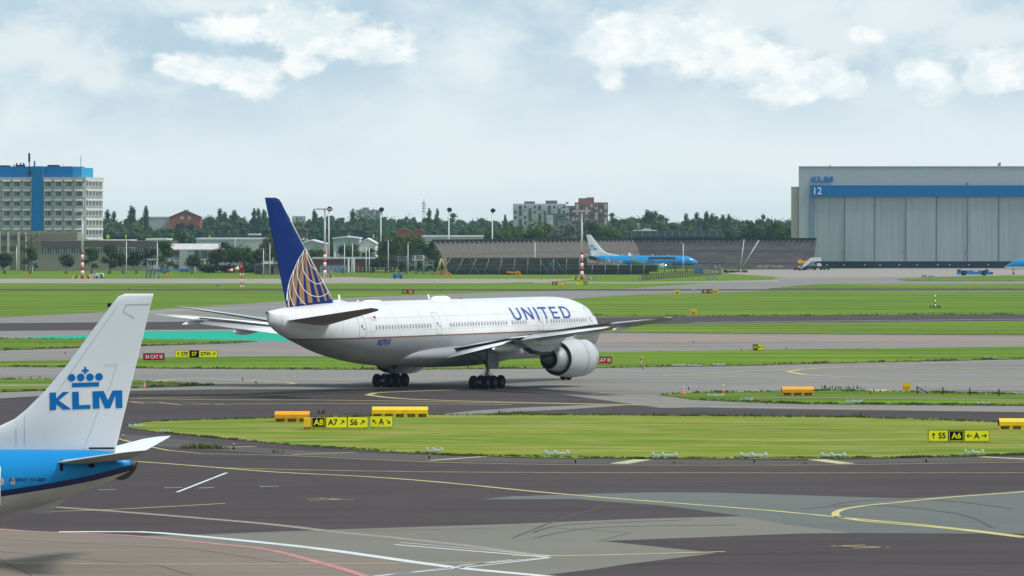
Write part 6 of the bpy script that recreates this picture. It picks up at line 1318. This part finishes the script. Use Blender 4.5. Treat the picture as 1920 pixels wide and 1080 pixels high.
# open lattice observation tower
d = dep(522); k = d/F; t = thing('platform_tower', 'grey lattice platform tower on the grass edge at the left', 'tower', (PX(273,d), d, 0)); w = 24*k; m_ = MB()
for sx, tx in ((0,w*.2),(w,w*.8),(w*.33,w*.4),(w*.66,w*.62)):
    for y in (0, 3): m_.tube((sx,y,0), (tx,1.5+(y-1.5)*.6,32*k), .12, n=5)
for i in range(4): z0, z1 = i*6.4*k, (i+1)*6.4*k; m_.tube((w*.05*i,0,z0), (w*(1-.05*i),0,z1), .08, n=5); m_.tube((w*(1-.05*i),0,z0), (w*.05*i,0,z1), .08, n=5)
m_.build('frame', M['steel'], t)
MB().box(-.4, w+.4, -.6, 3.4, 17*k, 18*k).build('lower_platform', M['steel'], t); MB().box(w*.1, w*.95, -.3, 3.2, 34*k, 36.5*k).build('roof', M['steel'], t)
m_ = MB()
for z in (20*k,23*k): m_.tube((-.4,-.6,z), (w+.4,-.6,z), .07, n=4)
for x in (-.4,w*.25,w*.5,w*.75,w+.4): m_.tube((x,-.6,17*k), (x,-.6,23*k), .06, n=4)
for x in (w*.12,w*.9): m_.tube((x,0,18*k), (x,0,34*k), .1, n=5)
m_.build('railing', M['steel'], t)
# docking around the distant airliner
d = 1580; k = d/F; t = thing('wing_dock', 'teal steel docking stairs around the distant blue airliner wing', 'docking stairs', (PX(1180,d), d, 0)); u = lambda px: (px-1180)*k
m_ = MB()
for a, b_, z0, z1 in ((1180,1222,12,11),(1222,1242,15,11),(1242,1258,11,11)):
    for dz in (0, 3.2, 5.4): m_.tube((u(a),0,(z0+dz)*k), (u(b_),0,(z1+dz)*k), .12, n=5)
for px in (1184,1196,1210,1222,1234,1246,1258): m_.tube((u(px),0,0), (u(px),0,16*k), .13, n=5)
m_.obox((u(1182),.6,11.5*k), (u(1220),.6,10.5*k), 1.5, .25); m_.obox((u(1222),.6,14.5*k), (u(1242),.6,10.5*k), 1.5, .25); m_.build('frame', M['teal_st'], t)
MB().box(u(1218), u(1223), -.6, -.3, 8*k, 24.5*k).build('blue_panel', M['klm_blue'], t)
MB().box(u(1187), u(1202), 1, 3, 0, 7*k).build('blue_bin', M['teal_st'], t)
t = thing('tail_dock', 'maroon steel frame under the tail of the distant blue airliner', 'steel frame', (PX(1097,d), d, 0)); u = lambda px: (px-1097)*k; m_ = MB()
for px in (1097,1120): m_.tube((u(px),0,0), (u(px),0,26*k), .15, n=5)
for z in (14,16): m_.tube((0,0,z*k), (u(1124),0,z*k), .13, n=5)
m_.tube((0,0,4*k),(u(1120),0,14*k), .08, n=4); m_.build('frame', M['maroon'], t)
t = thing('nose_dock', 'dark brown steel dock with people-high railings below the cockpit of the distant blue airliner', 'dock', (PX(1205,d-10), d-10, 0)); t['label'] = 'dark brown steel dock bridge along the distant blue airliner'; u = lambda px: (px-1205)*k
m_ = MB()
for px in (1216,1266): m_.tube((u(px),0,0), (u(px),0,27*k), .2, n=5)
m_.obox((u(1216),0,26*k), (u(1266),0,26*k), .3, .9); m_.tube((u(1266),0,22*k), (u(1266),3,0), .15, n=5)
m_.build('frame', mat('dark brown steel', (.10,.05,.045), .7, var=.2), t)
# palisade fence
t = thing('palisade_fence', 'grey brown wooden palisade fence on the grass before the distant airliner nose', 'fence', (PX(1204,1330), 1330, 0))
m_ = MB(); n_ = 46
for i in range(n_):
    px = 1204+(1350-1204)*i/(n_-1); yb = 525.5-(i/(n_-1))*10; dd = dep(yb); hh = 12.5*dd/F; x = PX(px,dd)-PX(1204,1330); MB().box(x, x+.30, dd-1330, dd-1330+.1, 0, hh+random.uniform(-.1,.12)).build('pale', M['wood'], t)
m_ = MB(); e0 = (0, dep(525.5)-1330+.12); d1 = dep(515.5); e1 = (PX(1350,d1)-PX(1204,1330), d1-1330+.12)
for z in (.4,1.4): m_.tube((e0[0],e0[1],z), (e1[0],e1[1],z), .06, n=5)
m_.build('rail', M['wood'], t)
# blue container and small parked gear
def boxthing(name, label, cat, x0, x1, yb, yt, mk, depth=2, extra=None, d=None, group=None):
    d = d or dep(yb); k = d/F; t = thing(name, label, cat, (PX(x0,d), d, 0), 0, group); w = (x1-x0)*k; h = (yb-yt)*k
    b = MB(); b.box(0, w, 0, depth, h*.14, h); b.box(w*.02, w*.98, -.05, depth+.05, h*.93, h*1.01)
    for i in range(5): b.box(w*(.08+.2*i), w*(.12+.2*i), -.08, 0, h*.16, h*.92)
    b.build('body', M[mk], t)
    for q in (.15, .78): MB().box(w*q, w*q+.25, .3, depth-.3, 0, h*.15).build('foot', M['dark_in'], t)
    return t
boxthing('container', 'blue container behind the palisade fence', 'container', 1302, 1318, 515, 502.5, 'veh_blue')
boxthing('container', 'teal blue bins beside the white low building', 'container', 298, 318, 511, 504, 'veh_blue')
boxthing('container', 'blue bins between the white low building and a dark round tree', 'container', 337, 354, 511, 504, 'veh_blue')
for x0, x1, lab in ((553,562,'small blue equipment left of the tall mast near the tail'),(640,646,'small blue equipment right of the tall mast')): boxthing('container', lab, 'container', x0, x1, 513, 503, 'veh_blue') 
def vehicle(name, label, x0, x1, yb, yt, body, mk, wheels=2, wr=1.0, glass=None, parts=()):
    d = dep(yb); k = d/F; t = thing(name, label, 'vehicle', (PX(x0,d), d, 0)); w = (x1-x0)*k; h = (yb-yt)*k; D = 2.6
    MB().prism([(p[0]*w, 0, p[1]*h) for p in body], (0, D, 0)).build('body', M[mk], t)
    for q in (glass or []): MB().prism([(p[0]*w, -.03, p[1]*h) for p in q], (0, .027, 0)).build('window', M['glass'], t)
    for i in range(wheels):
        cx = w*(.2+.6*i/max(1, wheels-1))
        for y in (-.12, D-.25):
            wh = MB().lathe((cx, y, wr), (0,1,0), [(0,.3*wr),(.0,wr*.8),(.06,wr),(.3,wr),(.36,wr*.8),(.36,wr*.3)], n=16).build('wheel', M['tyre'], t); MB().lathe((cx, y-.02, wr), (0,1,0), [(0,.02),(.01,wr*.42),(.05,wr*.45)], n=12).build('rim', M['rim'], wh)
    for nm, q, mm in parts: MB().prism([(p[0]*w, -.05, p[1]*h) for p in q], (0, D+.1, 0)).build(nm, M[mm], t)
    return t
tug = vehicle('pushback_tug', 'long flat blue tow tractor with two big wheels before the hangar', 1795, 1858, 516.6, 504.5, [(0,.18),(.03,.15),(.98,.15),(1,.5),(.985,.62),(.93,.62),(.925,.97),(.84,.97),(.84,.80),(.13,.80),(.10,.95),(.01,.95),(0,.6)], 'veh_blue', 2, .82, [[(.86,.66),(.915,.66),(.915,.92),(.86,.92)],[(.02,.62),(.09,.62),(.09,.9),(.02,.9)]], [('tow_hook', [(1.0,.2),(1.06,.2),(1.06,.5),(1.0,.5)], 'dark_in')])
z_ = MB(); flat_text(z_, 'KLM', 5.0, 6.6, 1.15, 1.65, -.03, bold=.03); z_.build('lettering', M['white'], tug)
vehicle('blue_loader', 'small bright blue ground vehicle on the far grass below the white stairs', 736.5, 755, 522.5, 512.5, [(0,.3),(.05,.2),(.95,.2),(1,.4),(1,.95),(.6,.95),(.58,.85),(.3,.85),(.28,1),(0,1)], 'veh_blue', 2, .38, [[(.05,.65),(.2,.65),(.2,.9),(.05,.9)]])
vehicle('white_cart', 'white low cart beside the checkered board near the left flood mast', 178, 193.5, 521.5, 512.5, [(0,.25),(1,.25),(1,.8),(.9,1),(.1,1),(0,.85)], 'steel_w', 2, .33, [[(.55,.5),(.95,.5),(.95,.75),(.55,.75)]])
# checkered board
d = dep(521.5); k = d/F; t = thing('checkered_board', 'red and white checkered board on the grass near the left flood mast', 'board', (PX(165.5,d), d, 0)); m_ = MB(); c = 12*k/5
for i in range(5):
    for j in range(3): m_.box(i*c, (i+1)*c, 0, .12, .25+j*c, .25+(j+1)*c, (i+j) % 2)
m_.build('panel', [M['redw'], M['white']], t)
for fx in (.3, 5*c-.4): MB().box(fx, fx+.15, .13, .3, 0, 2).build('leg', M['steel'], t)
for px, lab in ((604,'small red and white checkered barrier at the foot of the mast near the tail'),):
    d = dep(521); k = d/F; t = thing('checkered_board', lab, 'board', (PX(px,d), d-1.0, 0)); m_ = MB(); c = 12*k/5
    for i in range(5):
        for j in range(3): m_.box(i*c, (i+1)*c, 0, .12, .1+j*c, .1+(j+1)*c, (i+j) % 2)
    m_.build('panel', [M['redw'], M['white']], t); MB().box(.3, .5, .13, .3, 0, 1).build('leg', M['steel'], t)
# passenger stairs truck
d = 1648.0; k = d/F; t = thing('stairs_truck', 'white passenger stairs truck parked at the right end of the brown barrier', 'vehicle', (PX(1497,d), d, 0)); u = lambda px: (px-1497)*k; v = lambda py: max(0, (506.2-py)*k)
MB().prism([(u(1503),0,v(504)),(u(1524),0,v(490)),(u(1540),0,v(490)),(u(1540),0,v(483)),(u(1522),0,v(483)),(u(1497),0,v(501))], (0,2.6,0)).build('staircase', M['steel_w'], t)
MB().box(u(1505), u(1545), .1, 2.5, v(502.5), v(499)).build('chassis', M['dark_in'], t); MB().prism([(u(1532),.1,v(503)),(u(1541),.1,v(503)),(u(1541),.1,v(497)),(u(1538),.1,v(493.5)),(u(1532),.1,v(493.5))], (0,2.3,0)).build('cab', M['steel_w'], t)
m_ = MB()
for a, b_ in (((1518,499),(1530,490)),((1530,499),(1520,490))): m_.obox((u(a[0]),-.05,v(a[1])), (u(b_[0]),-.05,v(b_[1])), .1, .25)
m_.build('scissor_lift', M['steel'], t)
for cx in (1511,1528,1540): 
    for y in (-.1,2.3): MB().lathe((u(cx), y, .5), (0,1,0), [(0,.1),(0,.4),(.05,.5),(.25,.5),(.3,.4),(.3,.1)], n=14).build('wheel', M['tyre'], t)
vehicle('baggage_tractor', 'small dark tractor right of the white stairs truck', 1544, 1556, 506.2, 498.5, [(0,.3),(1,.3),(1,.6),(.55,.65),(.5,1),(.1,1),(.05,.6),(0,.55)], 'navy_wall', 2, .35)
vehicle('orange_loader', 'orange low loader at the foot of the dark barrier, left of the stairs truck', 1496, 1510, 507.0, 487, [(0,.66),(1,.66),(1,.9),(.6,.9),(.6,1),(.1,1),(0,.9)], 'orange', 2, .35, parts=[('support', [(.1,.1),(.2,.1),(.85,.66),(.75,.66)], 'dark_in'), ('support', [(.8,.1),(.9,.1),(.25,.66),(.15,.66)], 'dark_in'), ('chassis', [(0,.03),(1,.03),(1,.12),(0,.12)], 'dark_in')])
vehicle('red_cart', 'tiny dark red cart at the foot of the barrier by the stairs truck', 1489, 1494, 506.4, 499.5, [(0,.2),(1,.2),(1,.7),(.6,1),(.2,.9),(0,.6)], 'maroon', 2, .25)
vehicle('orange_digger', 'orange machine in front of the blast fence posts', 949, 977, 515, 508, [(0,.7),(.1,.95),(.35,.8),(.55,.75),(.75,1),(1,.65),(.92,.3),(.75,.45),(.5,.35),(.2,.3),(.05,.5)], 'orange', 2, .35)
# small white equipment before the distant nose and low red/white units beside the grey steps
d = 1540; k = d/F; t = thing('boarding_steps', 'small grey steps on the grass edge right of the palisade fence', 'steps', (PX(1349,d), d, 0)); u = lambda px: (px-1349)*k
m_ = MB(); m_.obox((0,0,14*k), (u(1357),0,.2), 1.0, .2)
for px in (1349,1353,1341): m_.tube((u(px),0,0), (u(px),0,(15 if px < 1350 else 10)*k), .1, n=5)
m_.box(u(1341), 0, -.2, .8, 10*k, 11*k); m_.build('frame', M['steel'], t)
gl = None
for i, px in enumerate((1359,1366,1372,1376,1394,1398,1372+12,1352+8)):
    d = 1540+i*3
    if gl is None:
        gl = thing('chock_trolley', '', 'trolley', (0,0,0), 0, 'small dark wheel trolleys before the barrier'); MB().box(-.4,.4,0,.4,.3,.55).build('deck', M['dark_in'], gl)
        for q in (-.3,.3): MB().lathe((q,-.05,.25), (0,1,0), [(0,.05),(0,.25),(.1,.25),(.1,.05)], n=10).build('wheel', M['tyre'], gl)
        t = gl
    else: t = copy_tree(gl)
    t.location = (PX(px,d), d, 0); t.scale = (1.3,1.3,1.5); t['label'] = 'small dark wheel trolley on the pavement before the dark barrier'
# tall striped probe on the right grass
d = dep(578); k = d/F; t = thing('striped_marker', 'white and red striped pole between two dark low frames on the right grass field', 'marker', (PX(1753.5,d), d, GZ))
for i in range(5): MB().tube((0,0,4.4*k*i*.98+.3), (0,0,4.4*k*(i+1)*.98+.3), .14, n=8).build('band', M['white' if i % 2 == 0 else 'redw'], t)
for px in (-9,-3,4,8): MB().tube(((px)*k,0,0), ((px+.6)*k,0,5.5*k), .09, n=6).tube(((px)*k,0,.1), ((px+2.5)*k,0,2.2*k), .08, n=6).build('frame', M['dark_in'], t)
MB().box(-4*k, 4*k, -.2, .3, .05, 1.0*k).build('base', mat('rust brown base', (.10,.045,.02), .8, var=.3), t)
# small wind vane light post by the upper strip
d = dep(688); k = d/F; t = thing('wind_vane', 'thin pole with small ochre vane right of the red CAT III sign', 'wind vane', (PX(1203,d), d, .02)); MB().tube((0,0,0), (0,0,14*k), .04, n=6).build('pole', M['steel_w'], t)
MB().lathe((0,-.1,15.5*k), (0,1,0), [(0,.02),(.0,3.2*k),(.08,3.2*k),(.08,1.4*k)], n=14).build('vane', mat('ochre vane', (.42,.30,.12), .6), t)
# chain link fence by the trees left, low hedge line
t = thing('wire_fence', 'thin grey wire fence along the foot of the brown bushes', 'fence', (PX(560,1545), 1545, 0)); q = PX(560,1545)
m_ = MB()
for z in (.9,1.7): m_.tube((0,0,z), (PX(745,1545)-q,0,z), .03, n=4)
m_.build('wire', M['steel'], t)
for i in range(24): MB().tube((PX(560+8*i,1545)-q,0,0), (PX(560+8*i,1545)-q,0,2.0), .06, n=5).build('post', M['steel'], t)
# ------------------------------------------------------------------ haze
hm = bpy.data.materials.new('haze'); hm.use_nodes = True; nt = hm.node_tree; nt.nodes.clear()
vo = nt.nodes.new('ShaderNodeVolumePrincipled'); vo.inputs['Color'].default_value = (.50,.76,1.0,1); vo.inputs['Density'].default_value = HAZE; vo.inputs['Anisotropy'].default_value = .3
ho = nt.nodes.new('ShaderNodeOutputMaterial'); nt.links.new(vo.outputs[0], ho.inputs['Volume'])
hz_ = MB().box(-6100, 6100, -300, 9100, -1.0, 48.0).build('haze', hm); hz_['kind'] = 'stuff'
